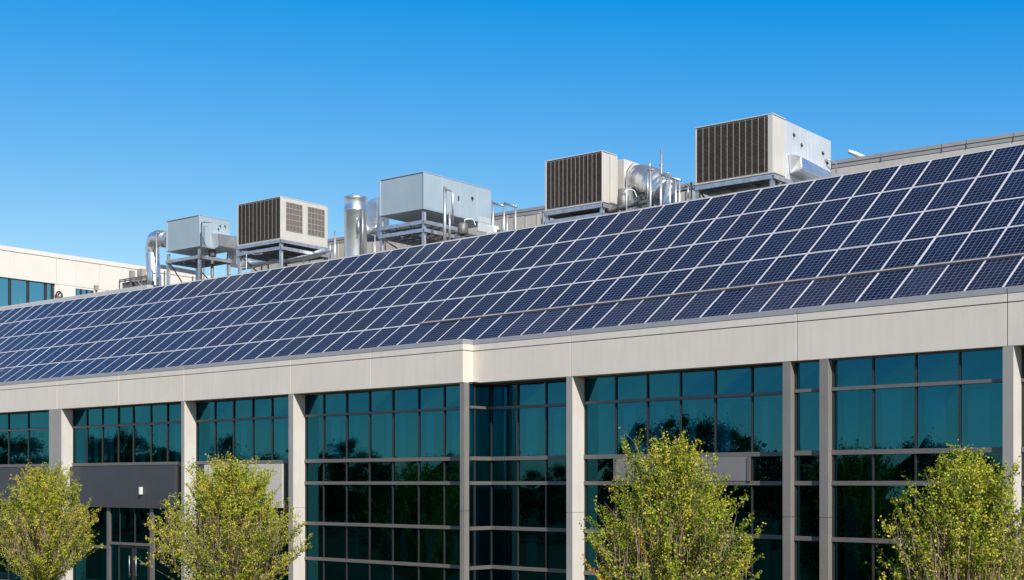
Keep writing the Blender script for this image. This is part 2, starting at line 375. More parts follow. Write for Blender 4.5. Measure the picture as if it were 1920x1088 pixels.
for i, (ca, cb, o, px) in enumerate(bays):
    s0, s1 = cols[ca][1], cols[cb][0]
    if i == 3: s1 = S_E - .05
    if i == 4: o, s0 = O4, S_RET
    sp = [s for s in joint_list(px, o) if s0 + .2 < s < s1 - .1]
    glazing('upper_window', s0, s1, o, sp, [6.08, 7.94, Z_FB - .01])
    if i in (1, 2, 0):
        top = {0: 4.10, 1: 4.03, 2: 4.16}[i]
        if i == 1:
            e0, e1 = s_at(206, o), s_at(287, o)
            lv = [0.06, 2.30, top]
            glazing('entrance_window', s0, e0, o, [], [0.06, 2.09, top]); glazing('entrance_window', e1, s1, o, [], [0.06, 2.09, top])
            glazing('entrance_window', e0, e1, o, joint_list([226, 254], o), [2.30, top])
        else: glazing('lower_window', s0, s1, o, sp, [0.06, 2.09, top])
        # cladding panels between the storeys
        if i == 2:
            a, b, m, gaps = s_at(380, o + .3), s_at(533.5, o + .1), 'beige_panel', []
        else:
            a, b, m = s0, (s_at(327.5, o + .2) if i == 1 else s1), 'charcoal'
            gaps = joint_list([162, 220, 250, 281], o + .2) if i == 1 else joint_list([-60, 25], o + .2)
        ss = [a] + gaps + [b]
        for p, q in zip(ss[:-1], ss[1:]):
            mb = MB(); fbox(mb, p + (.010 if p != a else 0), q - .010, o + .06, o + .22, top - .02, 5.985); mb.build('cladding_panel', M[m], bld, bevel=.005)
        mb = MB(); fbox(mb, s0, s1, o - .12, o + .055, top - .01, 5.99); mb.build('cladding_backing', M['backing'], bld)
    else:
        glazing('lower_window', s0, s1, o, sp, LV[:5])
    if i == 5:
        a, b = s_at(1157, o), s_at(1408, o)
        mb = MB(); fbox(mb, a, b, o + .02, o + .10, 5.25, 6.005); mb.build('spandrel_panel', M['spandrel'], bld, bevel=.006)
        for e in (a, b):
            mb = MB(); fbox(mb, e - .06, e + .06, o + .10, o + .13, 5.25, 6.005); mb.build('spandrel_trim', M['frame'], bld)
    for k, s in enumerate(sp):
        if i in (3, 4, 5, 7, 2, 1) and random.random() < .8:
            w = random.choice([.22, .28, .34, .5]) if i != 7 else random.choice([.3, .6, .9])
            mb = MB(); fbox(mb, s + .10, min(s + .10 + w, s1 - .1), o - .34, o - .30, 6.15, random.choice([7.75, 7.8, 7.85])); mb.build('blind', M['blind'], bld)
            if i in (3, 4, 5) and random.random() < .7:
                mb = MB(); fbox(mb, s + .12, min(s + .12 + w, s1 - .1), o - .34, o - .30, 2.2, 3.3); mb.build('blind', M['blind'], bld)
# the short glazed return in the recess behind the step
def ret_box(mb, oa, ob, z0, z1, t0, t1):
    c = [(S_RET + t0, ob), (S_RET + t1, ob), (S_RET + t1, oa), (S_RET + t0, oa)]
    mb.hexa([V(s, o, z0) for s, o in c] + [V(s, o, z1) for s, o in c])
ro0, ro1 = O4, LF - .30
mb = MB()
om = o_at(889, S_RET)
for oa, ob in ((ro0, om), (om, ro1)):
    for c, d in zip(LV[:-1], LV[1:]): mb.quad(V(S_RET, ob, c), V(S_RET, oa, c), V(S_RET, oa, d), V(S_RET, ob, d))
rw = mb.build('return_window', M['glass'], bld)
for z in LV:
    mb = MB(); ret_box(mb, ro0 + .09, ro1, z - RAIL_H[z]/2, z + (RAIL_H[z]/2 if z < 8.7 else -.002), -.05, .08); mb.build('rail', M['frame'], rw)
for oo in (om,):
    mb = MB(); ret_box(mb, oo - .03, oo + .03, LV[0], LV[-1] - .004, -.045, .045); mb.build('mullion', M['mullion'], rw)

# entrance doors
od = LF - .68
def s_door(px): return s_at(px, od)
for e in (206, 287):
    mb = MB(); s = s_door(e); fbox(mb, s - .12, s + .12, od - .08, od + .10, 0, 4.02); mb.build('door_post', M['frame'], bld)
mb = MB(); fbox(mb, s_door(206) + .12, s_door(287) - .12, od - .06, od + .09, 2.24, 2.36); mb.build('door_head', M['frame'], bld)
for a, b, h in ((223, 251, 1), (254, 280, 0)):
    sa, sb = s_door(a), s_door(b)
    mb = MB(); fbox(mb, sa, sa + .09, od - .03, od + .04, .02, 2.23); fbox(mb, sb - .09, sb, od - .03, od + .04, .02, 2.23)
    fbox(mb, sa + .09, sb - .09, od - .03, od + .04, .02, .16); fbox(mb, sa + .09, sb - .09, od - .03, od + .04, 2.13, 2.23)
    dr = mb.build('door', M['mullion'], bld)
    mb = MB(); pane(mb, sa + .09, sb - .09, od, .16, 2.13); mb.build('pane', M['glass'], dr)
    mb = MB(); sh = sb - .2 if h else sa + .2
    mb.tube([V(sh, od + .11, .75), V(sh, od + .11, 1.75)], .02, 8)
    mb.tube([V(sh, od + .04, .85), V(sh, od + .11, .85)], .012, 6); mb.tube([V(sh, od + .04, 1.65), V(sh, od + .11, 1.65)], .012, 6)
    mb.build('handle', M['galv'], dr)
mb = MB(); pane(mb, s_door(206) + .12, s_door(223), od, .06, 2.24); pane(mb, s_door(280), s_door(287) - .12, od, .06, 2.24); mb.build('side_light', M['glass'], bld)

# plain wall beyond both ends of the photo
for a, b in ((S_L, cols[0][0]), (cols[-1][1], S_R)):
    mb = MB(); fbox(mb, a, b, -1.6, -.7, 0, Z_FB); mb.build('outer_wall', M['column'], bld)
# rooms behind the glass
mb = MB(); fbox(mb, S_L, S_E, -9.0, LF - .90, 5.24, 5.98); fbox(mb, S_E + .002, S_R, -9.0, -1.85, 5.24, 5.98); fb = mb.build('floor_slab', M['room_floor'], bld)
mb = MB(); fbox(mb, S_L, S_R, -9.0, -1.9, 8.9, 9.1); mb.build('ceiling', M['ceiling'], bld)
mb = MB(); fbox(mb, S_L, S_R, -9.0, -1.6, 5.10, 5.22); mb.build('ceiling', M['ceiling'], bld)
mb = MB(); fbox(mb, S_L, S_R, -9.4, -9.02, 0.0, 9.1); mb.build('room_wall', M['room_wall'], bld)
mb = MB(); fbox(mb, S_L, S_R, -9.0, -.7, 0.01, 0.05); mb.build('room_floor', M['room_floor'], bld)
for k, s in enumerate([-38, -31, -24, -17.2, -10, -5.2, 1.2, 6.2, 11.0, 15.5, 21]):
    mb = MB(); fbox(mb, s, s + .45, -3.6, -3.1, .05, 5.10); fbox(mb, s, s + .45, -3.6, -3.1, 5.98, 8.9); mb.build('room_column', M['blind'], bld)
for s in (-34, -20, -7, 4, 9, 17):
    for oi_, z0_, z1_ in ((-2.6, 5.98, 8.9), (-2.2, .05, 5.10)):
        mb = MB(); fbox(mb, s, s + .12, -9.0, oi_, z0_, z1_); mb.build('partition', M['room_wall'], bld)

# sloping roof, flat roof behind, parapet
ROW_L, NROW, PITCH = 1.854, 5, [35.6, 37.2, 37.4, 38.2, 39.0]
O_E, Z_E = -0.07, Z_TOP - .03
rows = [(O_E, Z_E)]
for a in PITCH: rows.append((rows[-1][0] - ROW_L * math.cos(R(a)), rows[-1][1] + ROW_L * math.sin(R(a))))
O_RG, Z_RG = rows[-1]
mb = MB()
def strip(mb, s0, s1, A, B, step=3.0):
    n = int((s1 - s0) / step) + 1
    for i in range(n):
        a, b = s0 + (s1 - s0) * i / n, s0 + (s1 - s0) * (i + 1) / n
        mb.quad(V(a, *A), V(b, *A), V(b, *B), V(a, *B))
for A, B in zip(rows[:-1], rows[1:]): strip(mb, S_L, S_R, (A[0], A[1] - .09), (B[0], B[1] - .09))
Z_FLAT = Z_RG - .75
strip(mb, S_L, S_R, (O_RG, Z_RG - .09), (O_RG - .05, Z_FLAT)); strip(mb, S_L, S_R, (O_RG - .05, Z_FLAT), (-30, Z_FLAT)); strip(mb, S_L, S_R, (-30, Z_FLAT), (-30, 0))
strip(mb, S_L, S_E - .1, (LF - .3, Z_E - .09), (O_E, Z_E - .09))
mb.build('roof', M['deck'], bld)
mb = MB(); fbox(mb, S_L, S_R, O_RG - .12, O_RG - .02, Z_RG - .30, Z_RG + .035); mb.build('ridge_flashing', M['ridge'], bld)
mb = MB(); fbox(mb, S_L, s_at(282, O_RG - .8), O_RG - 1.0, O_RG - .6, Z_FLAT, Z_RG + .37); mb.build('roof_kerb', M['ridge'], bld, bevel=.02)
# end walls of the block
for s in (S_L, S_R):
    mb = MB(); mb.quad(V(s, LF, 0), V(s, -30, 0), V(s, -30, Z_FLAT), V(s, LF, Z_FB)); mb.build('end_wall', M['fascia'], bld)
# parapet of the plant deck behind
Z_PAR = 19.2
pp = []
for px in range(470, 2700, 55):
    s = s_at(px, -16.5); o = -15.5 - 2.5 * (px - 630) / 1280
    pp.append((s_at(px, o), o))
mb = MB()
def pwall(mb, z0, z1, d0, d1):
    for (a, oa), (b, ob) in zip(pp[:-1], pp[1:]):
        c = [(a, oa + d1), (b, ob + d1), (b, ob + d0), (a, oa + d0)]
        mb.hexa([V(s, o, z0) for s, o in c] + [V(s, o, z1) for s, o in c])
pwall(mb, Z_FLAT, Z_PAR - .34, -.25, 0.0)
par = mb.build('parapet', M['parapet'], bld)
mb = MB(); pwall(mb, Z_PAR - .325, Z_PAR - .16, -.25, .02); pwall(mb, Z_PAR - .15, Z_PAR, -.28, .05); mb.build('parapet_coping', M['parapet_cap'], par)
mb = MB()
for px in range(480, 1300, 22):
    s = s_at(px, -16.5); o = -15.5 - 2.5 * (px - 630) / 1280
    s = s_at(px, o); fbox(mb, s - .03, s + .03, o, o + .03, Z_FLAT, Z_PAR - .34)
mb.build('parapet_rib', M['parapet'], par)
mb = MB()
for px in (1560, 1653, 1767, 1813, 1901): 
    o = -15.5 - 2.5 * (px - 630) / 1280; s = s_at(px, o); fbox(mb, s - .012, s + .012, o + .03, o + .056, Z_PAR - .33, Z_PAR + .012)
mb.build('coping_joint', M['galv_dark'], par)

# ------------------------------------------------------------------ solar panels
PW = 1.08                       # panel pitch along the roof
FH = .036
FW, LEN, WID = .024, ROW_L - .012, PW - .010
def panel_meshes():
    fr = MB(); t = .045
    def b(x0, x1, y0, y1, z0, z1): fr.hexa([(x0, y0, z0), (x1, y0, z0), (x1, y1, z0), (x0, y1, z0), (x0, y0, z1), (x1, y0, z1), (x1, y1, z1), (x0, y1, z1)])
    b(0, FW, 0, LEN, -t, 0); b(WID - FW, WID, 0, LEN, -t, 0); b(FW, WID - FW, 0, FH, -t, 0); b(FW, WID - FW, LEN - FH, LEN, -t, 0)
    b(FW, WID - FW, FH, LEN - FH, -t, -.012)
    fo = fr.build('frame', M['panel_frame'])
    fm = fo.data; bpy.data.objects.remove(fo)
    me = bpy.data.meshes.new('cell_sheet')
    me.from_pydata([(FW, FH, -.005), (WID - FW, FH, -.005), (WID - FW, LEN - FH, -.005), (FW, LEN - FH, -.005)], [], [(0, 1, 2, 3)])
    uv = me.uv_layers.new(name='UVMap')
    for i, c in enumerate([(0, 0), (1, 0), (1, 1), (0, 1)]): uv.data[i].uv = c
    me.materials.append(M['cells']); return fm, me
FM, CM = panel_meshes()
CMD = CM.copy(); CMD.name = 'sheen_painted_cell_sheet'; CMD.materials.clear(); CMD.materials.append(M['cells_sheen'])
ROWN = ['bottom-row', 'lower-middle-row', 'middle-row', 'upper-middle-row', 'top-row']
LAND = [(4, 'the left photo edge'), (372, 'the small grey unit'), (530, 'the two-grille unit'), (667, 'the tall silver duct'), (817, 'the large grey unit'),
        (1110, 'the middle louvred unit'), (1430, 'the highest louvred unit'), (1610, 'the curved white arm'), (1916, 'the right photo edge')]
ORD = ['', 'first', 'second', 'third', 'fourth', 'fifth', 'sixth', 'seventh', 'eighth', 'ninth', 'tenth', 'eleventh', 'twelfth', 'thirteenth']
from mathutils import Matrix
used_off = MB(); uvq = 0
for r in range(NROW):
    (oa, za), (ob, zb) = rows[r], rows[r + 1]
    infr = {}
    for c in range(-62, 33):
        s = c * PW
        A = V(s, oa, za); d, nrm = dirs(s + PW / 2)
        up = (V(s + PW / 2, ob, zb) - V(s + PW / 2, oa, za)).normalized(); d = (V(s + PW, oa, za) - A).normalized()
        nz = d.cross(up).normalized()
        corners = [A + d * x + up * y for x, y in ((0, 0), (WID, 0), (WID, LEN), (0, LEN))]
        pxs = [proj(q)[0] for q in corners if q.y > 2]
        if len(pxs) == 4 and max(pxs) > -2 and min(pxs) < 1922: infr[c] = (A, d, up, nz, sum(pxs) / 4)
        elif corners[0].y > 15: used_off.quad(*[q + nz * -.002 for q in corners])
    near = {}
    for lp, ln in LAND:
        near[ln] = min(infr, key=lambda c: abs(infr[c][4] - lp))
    for c, (A, d, up, nz, px) in infr.items():
        ln = min(near, key=lambda q: abs(near[q] - c)); k = c - near[ln]
        side = 'right' if k > 0 else 'left'
        if ln.endswith('photo edge'):
            lab = f"{ROWN[r]} solar panel {'touching' if k == 0 else ORD[abs(k)] + ' inward from the one touching'} {ln}"
        else:
            lab = f"{ROWN[r]} solar panel " + (f"straight below {ln}" if k == 0 else f"{ORD[abs(k)]} to the {side} of the one straight below {ln}")
        tip = random.gauss(0, .0012)
        root = bpy.data.objects.new('solar_panel', None); COL.objects.link(root); root.empty_display_size = .2
        n2 = (nz + d * random.gauss(0, .002) + up * random.gauss(0, .002)).normalized(); u2 = (up - n2 * up.dot(n2)).normalized(); d2 = u2.cross(n2)
        mw = Matrix((d2, u2, n2)).transposed().to_4x4(); mw.translation = A + d * random.gauss(.005, .003) + nz * random.gauss(0, .002)
        root.matrix_world = mw
        tag(root, lab, 'solar panel', 'solar panels covering the sloped roof')
        sheen_painted = r == 0 and px > 960 and (c * 7) % 5 < 4 or r == 4 and (c * 11) % 23 == 0  # sheen colour along the bottom row, and on a few scattered top-row panels
        for nm, me in (('frame', FM), ('cell_sheet', CMD if sheen_painted else CM)):
            o = bpy.data.objects.new(nm, me); COL.objects.link(o); o.parent = root
off = used_off.build('solar_panel_field', M['cells'])
uvl = off.data.uv_layers.new(name='UVMap')
for i, lp in enumerate(off.data.loops): uvl.data[i].uv = [(0, 0), (1, 0), (1, 1), (0, 1)][i % 4]
tag(off, 'dark blue solar panels carrying on along the sloped roof beyond both ends of the photo', 'solar panels', kind='stuff')

# taupe mounting rail standing proud between the two lowest rows
mb = MB(); sr0, sr1 = s_at(788, rows[1][0]), s_at(2300, rows[1][0])
d_, n_ = dirs(0)
oo, zz = rows[1]
a = R(PITCH[0]); no, nzz = math.sin(a), math.cos(a)        # outward normal of the slope in (o, z)
uo, uz = -math.cos(a), math.sin(a)
def rail_pt(s, along, out): return V(s, oo + uo * along + no * out, zz + uz * along + nzz * out)
n = 20
for i in range(n):
    p, q = sr0 + (sr1 - sr0) * i / n, sr0 + (sr1 - sr0) * (i + 1) / n
    mb.hexa([rail_pt(p, -.055, .012), rail_pt(q, -.055, .012), rail_pt(q, .03, .012), rail_pt(p, .03, .012), rail_pt(p, -.055, .060), rail_pt(q, -.055, .060), rail_pt(q, .03, .060), rail_pt(p, .03, .060)])
tag(mb.build('mounting_rail', M['rail'], None, rail_pt(0, 0, 0)), 'long taupe mounting rail standing proud above the bottom row of solar panels', 'rail')

# ------------------------------------------------------------------ white wing far left
TW = R(39.5); wd = Vector((math.sin(TW), math.cos(TW), 0)); wo = Vector((math.cos(TW), -math.sin(TW), 0))  # along the wall, out of the wall
wp = Vector(((0 - CX) / FOC * 100, 100, 0)); WZ = EYE + (HOR - 460) / FOC * 100
wing = thing('white_office_wing', 'cream white office wing with teal ribbon window behind the solar roof', 'building', wp)
def wt(px):
    m = (px - CX) / FOC; return (m * wp.y - wp.x) / (wd.x - m * wd.y)
def wz(px, py): return EYE + (HOR - py) / FOC * (wp.y + wt(px) * wd.y)
def wbox(mb, t0, t1, u0, u1, z0, z1):
    c = [(t0, u1), (t1, u1), (t1, u0), (t0, u0)]
    mb.hexa([wp + wd*t + wo*u + Vector((0, 0, z0)) for t, u in c] + [wp + wd*t + wo*u + Vector((0, 0, z1)) for t, u in c])
zt_, zb_ = wz(0, 519), wz(0, 576)
t_a, t_b = wt(103), wt(142); t_c = wt(176); T0, T1 = -24.0, 34.0
zc_ = wz(142, 541)
mb = MB(); wbox(mb, T0, T1, -12, -.35, 0, WZ - .3); mb.build('core', M['room_floor'], wing)
jt = [T0, -10] + [wt(p) for p in (26, 106, 143, 187, 229, 275)] + [14.5, 18, 22, 26, 30, T1]
for a, b in zip(jt[:-1], jt[1:]):
    mb = MB(); wbox(mb, a + .012, b - .012, -.3, 0, zt_ + .0, WZ - .36); mb.build('wall_panel', M['white_wall'], wing, bevel=.01)
mb = MB(); wbox(mb, T0, T1, -.3, .05, WZ - .34, WZ); wbox(mb, T0, T1, -12, -.31, WZ - .3, WZ - .05); mb.build('parapet_coping', M['white_wall'], wing, bevel=.02)
for a, b in zip([t_a, t_b, t_c], [t_b, t_c, T1]):
    if a == t_b: continue
    mb = MB(); wbox(mb, a, b - .012, -.3, 0, 0, zt_ - .02); mb.build('wall_panel', M['white_wall'], wing)
mb = MB(); wbox(mb, t_b, t_c, -.3, 0, zc_, zt_ - .02); wbox(mb, t_b, t_c, -.3, 0, 0, zc_ - 2.6); wbox(mb, T0, t_a, -.3, 0, 0, zb_ - 1.2); mb.build('wall_panel', M['white_wall'], wing)
mids = [-14, -8, -4] + [wt(p) for p in (20, 54, 87)]
ss = [T0] + mids + [t_a]
mb = MB()
for a, b in zip(ss[:-1], ss[1:]): mb.quad(*[wp + wd*t + wo*-.14 + Vector((0, 0, z)) for t, z in ((a, zb_ - 1.2), (b, zb_ - 1.2), (b, zt_), (a, zt_))])
ww = mb.build('window', M['wing_glass'], wing)
mb = MB()
for t in mids + [t_a - .15]: wbox(mb, t - .09, t + .09, -.2, -.06, zb_ - 1.2, zt_)
wbox(mb, T0, t_a, -.05, .02, zt_ - .05, zt_ - .02); mb.build('frame', M['mullion'], ww)
mb = MB(); mb.quad(*[wp + wd*t + wo*-.14 + Vector((0, 0, z)) for t, z in ((t_b, zc_ - 2.6), (t_c, zc_ - 2.6), (t_c, zc_), (t_b, zc_))]); ww = mb.build('window', M['wing_glass'], wing)
mb = MB()
for t in (t_b + .06, (t_b * 2 + t_c) / 3, (t_b + t_c * 2) / 3, t_c - .06): wbox(mb, t - .05, t + .05, -.2, -.06, zc_ - 2.6, zc_)
mb.build('frame', M['mullion'], ww)

# ------------------------------------------------------------------ roof plant
TU = R(38.5)
class Fr:
    """box frame at a near corner: x along the eave towards us, y inwards, z up"""
    def __init__(s, n): s.n = Vector(n); s.x = Vector((math.cos(TU), -math.sin(TU), 0)); s.y = Vector((math.sin(TU), math.cos(TU), 0))
    def p(s, x, y, z): return s.n + s.x * x + s.y * y + Vector((0, 0, z))
    def box(s, mb, x0, x1, y0, y1, z0, z1):
        c = [(x0, y0), (x1, y0), (x1, y1), (x0, y1)]
        return mb.hexa([s.p(x, y, z0) for x, y in c] + [s.p(x, y, z1) for x, y in c])
O_U = -9.0
def unit_frame(xn, yt, yb, xl, xr):
    b = P(xn, yb, O_U); t = P(xn, yt, O_U); f = Fr(b); h = t.z - b.z
    m = (xl - CX) / FOC; c, sn = math.cos(TU), math.sin(TU)
    w = (b.x - m * b.y) / (c + m * sn); m = (xr - CX) / FOC; d = (m * b.y - b.x) / (sn - m * c)
    return f, w, d, h
def louvre_face(f, root, x0, x1, z0, z1, bars, cab):
    """condenser coil face on y = 0: dark slats behind light upright bars inside a trim"""
    mb = MB(); f.box(mb, x0, x1, -.012, -.002, z0, z1); pn = mb.build('louvre', M['louver'], cab)
    mb = MB(); n = int((z1 - z0) / .05)
    for i in range(n):
        z = z0 + (z1 - z0) * (i + .5) / n; f.box(mb, x0, x1, -.034, -.013, z - .008, z + .010)
    mb.build('louvre_slat', M['louver'], pn) if False else mb.build('louvre_slats', M['louver'], cab)
    mb = MB()
    for x in bars: f.box(mb, x - .012, x + .012, -.044, -.035, z0, z1)
    mb.build('louvre_bars', M['louver_bar'], cab)
def stand(root_label, f, w, d, zs, drop, group, legs_in=.06, joists=6, name='steel_stand'):
    """galvanised frame carrying a unit: four legs, ring beams at heights zs below the unit, joists"""
    base = f.p(-w/2, d/2, 0); base.z = Z_FLAT
    t = thing(name, root_label, 'stand', base, group)
    zf = Z_FLAT - f.n.z
    for x in (-w + legs_in, -legs_in):
        for y in (legs_in, d - legs_in):
            mb = MB(); f.box(mb, x - .075, x + .075, y - .075, y - .05, zf, -.17); f.box(mb, x - .075, x + .075, y + .05, y + .075, zf, -.17); f.box(mb, x - .02, x + .02, y - .05, y + .05, zf, -.17)
            f.box(mb, x - .14, x + .14, y - .14, y + .14, zf, zf + .02); mb.build('leg', M['galv'], t)
    for k, z in enumerate(zs):
        mb = MB(); h = .085
        e = .08
        f.box(mb, -w, 0, 0 - e, .03 - e, z - h, z + h); f.box(mb, -w, 0, d - .03 + e, d + e, z - h, z + h)
        f.box(mb, -.03 + e, e, .03 - e, d - .03 + e, z - h, z + h); f.box(mb, -w - e, -w + .03 - e, .03 - e, d - .03 + e, z - h, z + h)
        f.box(mb, -w, 0, -e + .03, .10 - e, z + h - .018, z + h); f.box(mb, -.10 + e, e - .03, .1 - e, d - .1 + e, z + h - .018, z + h)
        mb.build('ring_beam', M['galv'], t)
        mb = MB()
        for i in range(joists):
            y = d * (i + .5) / joists; f.box(mb, -w + .06, -.06, y - .04, y + .04, z - .05, z + .05)
        for x in (-w * .66, -w * .33): f.box(mb, x - .05, x + .05, .06, d - .06, z - .11, z - .052)
        mb.build('joists', M['galv_dark'], t)
    mb = MB(); mb.beam(f.p(-w + .1, d - .06, zs[-1] - .1), f.p(-.1, d - .06, zf + .3), .05); mb.beam(f.p(-w + .06, .2, zs[-1] - .1), f.p(-w + .06, d - .2, zf + .3), .05)
    mb.build('brace', M['galv_dark'], t)
    return t
def fitting(f, cab, y, z, s=.07, mk='dark'):
    mb = MB(); f.box(mb, .002, .05, y - s/2, y + s/2, z - s/2, z + s/2); f.box(mb, .05, .09, y - s/6, y + s/5, z - s*.9, z - s*.1); return mb.build('fitting', M[mk], cab)
def trim(f, root, w, d, h, mk):
    mb = MB(); e = .012
    f.box(mb, -w - e, e, -e - .02, d + e, h, h + .04); f.box(mb, -w - .012, .012, -.05, d + .012, -.05, -.002)
    f.box(mb, -.03, .014, -.05, .03, 0, h); f.box(mb, -w - .014, -w + .05, -.05, .03, 0, h)
    return mb.build('trim', M[mk], root, bevel=.008)

STANDS = 'galvanised steel stands under the rooftop units'; UNITS = 'rooftop cooling units along the ridge'
# small grey unit
f1, w1, d1, h1 = unit_frame(374, 404, 460.6, 313, 431.5)
u = thing('rooftop_unit', 'small plain grey rooftop unit, leftmost on the roof, with silver hood', 'cooling unit', f1.p(-w1/2, d1/2, 0), UNITS)
mb = MB(); f1.box(mb, -w1, 0, 0, d1, 0, h1); cab = mb.build('cabinet', M['unit_grey'], u, bevel=.02)
trim(f1, u, w1, d1, h1, 'unit_grey')
for y, z in ((d1*.66, h1*.78), (d1*.60, h1*.66), (d1*.82, h1*.80)): fitting(f1, u, y, z)
mb = MB(); a, b, z0, z1 = d1*.38, d1*1.0, -.1, h1*.5
mb.hexa([f1.p(.002, a+.2, z0), f1.p(.5, a + .15, z0 + .15), f1.p(.5, b, z0 + .15), f1.p(.002, b, z0), f1.p(.002, a, z1), f1.p(.62, a, z1 - .12), f1.p(.62, b, z1 - .12), f1.p(.002, b, z1)])
mb.build('hood', M['duct'], u, bevel=.03)
for y_ in (d1*.34,):
    mb = MB(); f1.box(mb, .0125, .0145, y_ - .012, y_ + .012, .08, h1 - .05); mb.build('seam', M['unit_light'], u)
stand('steel stand with one open deck under the small grey unit', f1, w1, d1, [-.62], 0, STANDS)
# louvred unit with two grilles on its side
f2, w2, d2, h2 = unit_frame(527, 369, 447, 446.5, 614.5)
u = thing('rooftop_unit', 'beige louvred rooftop unit with two brown grilles on its right side', 'cooling unit', f2.p(-w2/2, d2/2, 0), UNITS)
mb = MB(); f2.box(mb, -w2, 0, 0, d2, 0, h2); cab = mb.build('cabinet', M['unit_beige'], u, bevel=.02); trim(f2, u, w2, d2, h2, 'unit_beige')
louvre_face(f2, u, -w2 + .06, -.05, .05, h2 - .05, [-w2 * (.1 + .8 * i / 9) for i in range(10)], u)
for ya, yb in ((.10, .44), (.56, .92)):
    mb = MB(); f2.box(mb, .002, .012, d2*ya, d2*yb, h2*.22, h2*.90); gr = mb.build('grille', M['louver'], u)
    mb = MB()
    for i in range(6): y = d2 * (ya + (yb - ya) * i / 5); f2.box(mb, .022, .036, y - .012, y + .012, h2*.22, h2*.90)
    for i in range(6): z = h2 * (.22 + .68 * i / 5); f2.box(mb, .013, .021, d2*ya, d2*yb, z - .012, z + .012)
    for i in range(30): z = h2 * (.22 + .68 * (i + .5) / 30); f2.box(mb, .0125, .018, d2*ya, d2*yb, z - .008, z + .008)
    mb.build('grille_bars', M['louver_bar'], gr)
stand('steel stand with double beams under the two-grille beige unit', f2, w2, d2, [-.14, -.50], 0, STANDS, joists=8)
# large plain grey unit
f4, w4, d4, h4 = unit_frame(795, 323, 390, 712.5, 921)
u = thing('rooftop_unit', 'large plain grey rooftop unit in the middle, raised on open legs', 'cooling unit', f4.p(-w4/2, d4/2, 0), UNITS)
mb = MB(); f4.box(mb, -w4, 0, 0, d4, 0, h4); mb.build('cabinet', M['unit_grey'], u, bevel=.02); trim(f4, u, w4, d4, h4, 'unit_grey')
fitting(f4, u, d4*.70, h4*.62, .11)
mb = MB(); f4.box(mb, -.08, .006, d4*.80, d4*1.0, -.5, .28); mb.build('outlet', M['unit_light'], u, bevel=.05)
for y_ in (d4*.26, d4*.52, d4*.78):
    mb = MB(); f4.box(mb, .001, .008, y_ - .012, y_ + .012, .06, h4 - .05); mb.build('seam', M['unit_light'], u)
mb = MB(); f4.box(mb, .002, .03, d4*.49, d4*.505, h4*.45, h4*.58); mb.build('latch', M['dark'], u)
stand('tall steel stand with open deck under the large grey unit', f4, w4, d4, [-.66, -1.05], 0, STANDS, joists=9)
# middle louvred unit
f5, w5, d5, h5 = unit_frame(1130, 284, 378, 1023.5, 1201)
u = thing('rooftop_unit', 'beige louvred rooftop unit with recessed side and big silver duct elbow beside it', 'cooling unit', f5.p(-w5/2, d5/2, 0), UNITS)
mb = MB(); f5.box(mb, -w5, 0, 0, d5*.36, 0, h5); f5.box(mb, -w5, -.75, d5*.36, d5*.56, 0, h5 - .06); f5.box(mb, -w5, 0, d5*.56, d5, 0, h5); mb.build('cabinet', M['unit_beige'], u, bevel=.02)
mb = MB(); f5.box(mb, .0, .10, d5*.17, d5*.35, .0, h5 - .04); mb.build('side_panel', M['unit_beige'], u, bevel=.05)
mb = MB(); f5.box(mb, -w5 - .03, .03, -.05, d5*.36, h5, h5 + .04); f5.box(mb, -w5 - .03, .03, -.06, .0, -.05, -.002); f5.box(mb, -.03, .014, -.05, -.001, 0, h5); f5.box(mb, -w5 - .014, -w5 + .06, -.05, -.001, 0, h5); mb.build('trim', M['unit_beige'], u, bevel=.008)
louvre_face(f5, u, -w5 + .07, -.05, .05, h5 - .05, [-w5 * (.10 + .80 * i / 11) for i in range(12)], u)
stand('low steel stand under the louvred unit beside the silver duct elbow', f5, w5, d5, [-.16, -.55], 0, STANDS, joists=8)
# highest louvred unit
f6, w6, d6, h6 = unit_frame(1449.5, 214.4, 322.6, 1305, 1557.7)
u = thing('rooftop_unit', 'highest and rightmost louvred rooftop unit with pale sheet metal side and hood', 'cooling unit', f6.p(-w6/2, d6/2, 0), UNITS)
mb = MB(); f6.box(mb, -w6, 0, 0, d6*.20, 0, h6); mb.build('cabinet', M['unit_beige'], u, bevel=.02)
mb = MB(); f6.box(mb, -w6, .012, d6*.202, d6, -.75, h6 - .01)
mb.build('rear_cabinet', M['unit_light'], u, bevel=.02)
mb = MB()
for i in range(12): y = d6 * (.25 + .72 * i / 11); f6.box(mb, .013, .024, y - .012, y + .012, .9, h6 - .06)
mb.build('seam', M['unit_light'], u)
mb = MB(); f6.box(mb, -w6 - .03, .03, -.06, d6*.2, h6, h6 + .04); f6.box(mb, -w6 - .03, .03, -.07, .0, -.05, -.002); f6.box(mb, -.20, .014, -.05, -.001, 0, h6); f6.box(mb, -w6 - .014, -w6 + .05, -.05, -.001, 0, h6); mb.build('trim', M['unit_beige'], u, bevel=.008)
louvre_face(f6, u, -w6 + .06, -.21, .05, h6 - .05, [-w6 * (.10 + .80 * i / 10) for i in range(11)], u)
mb = MB(); a, b = d6*.24, d6*.80
mb.hexa([f6.p(.014, a + .1, .16), f6.p(.60, a, .22), f6.p(.60, b, .16), f6.p(.014, b, .0), f6.p(.014, a, .95), f6.p(.55, a + .08, .74), f6.p(.55, b, .60), f6.p(.014, b, .80)])
mb.build('hood', M['duct'], u, bevel=.05)
for y, z in ((d6*.33, h6*.80), (d6*.46, h6*.68), (d6*.84, h6*.70), (d6*.92, h6*.56)): fitting(f6, u, y, z, .10)
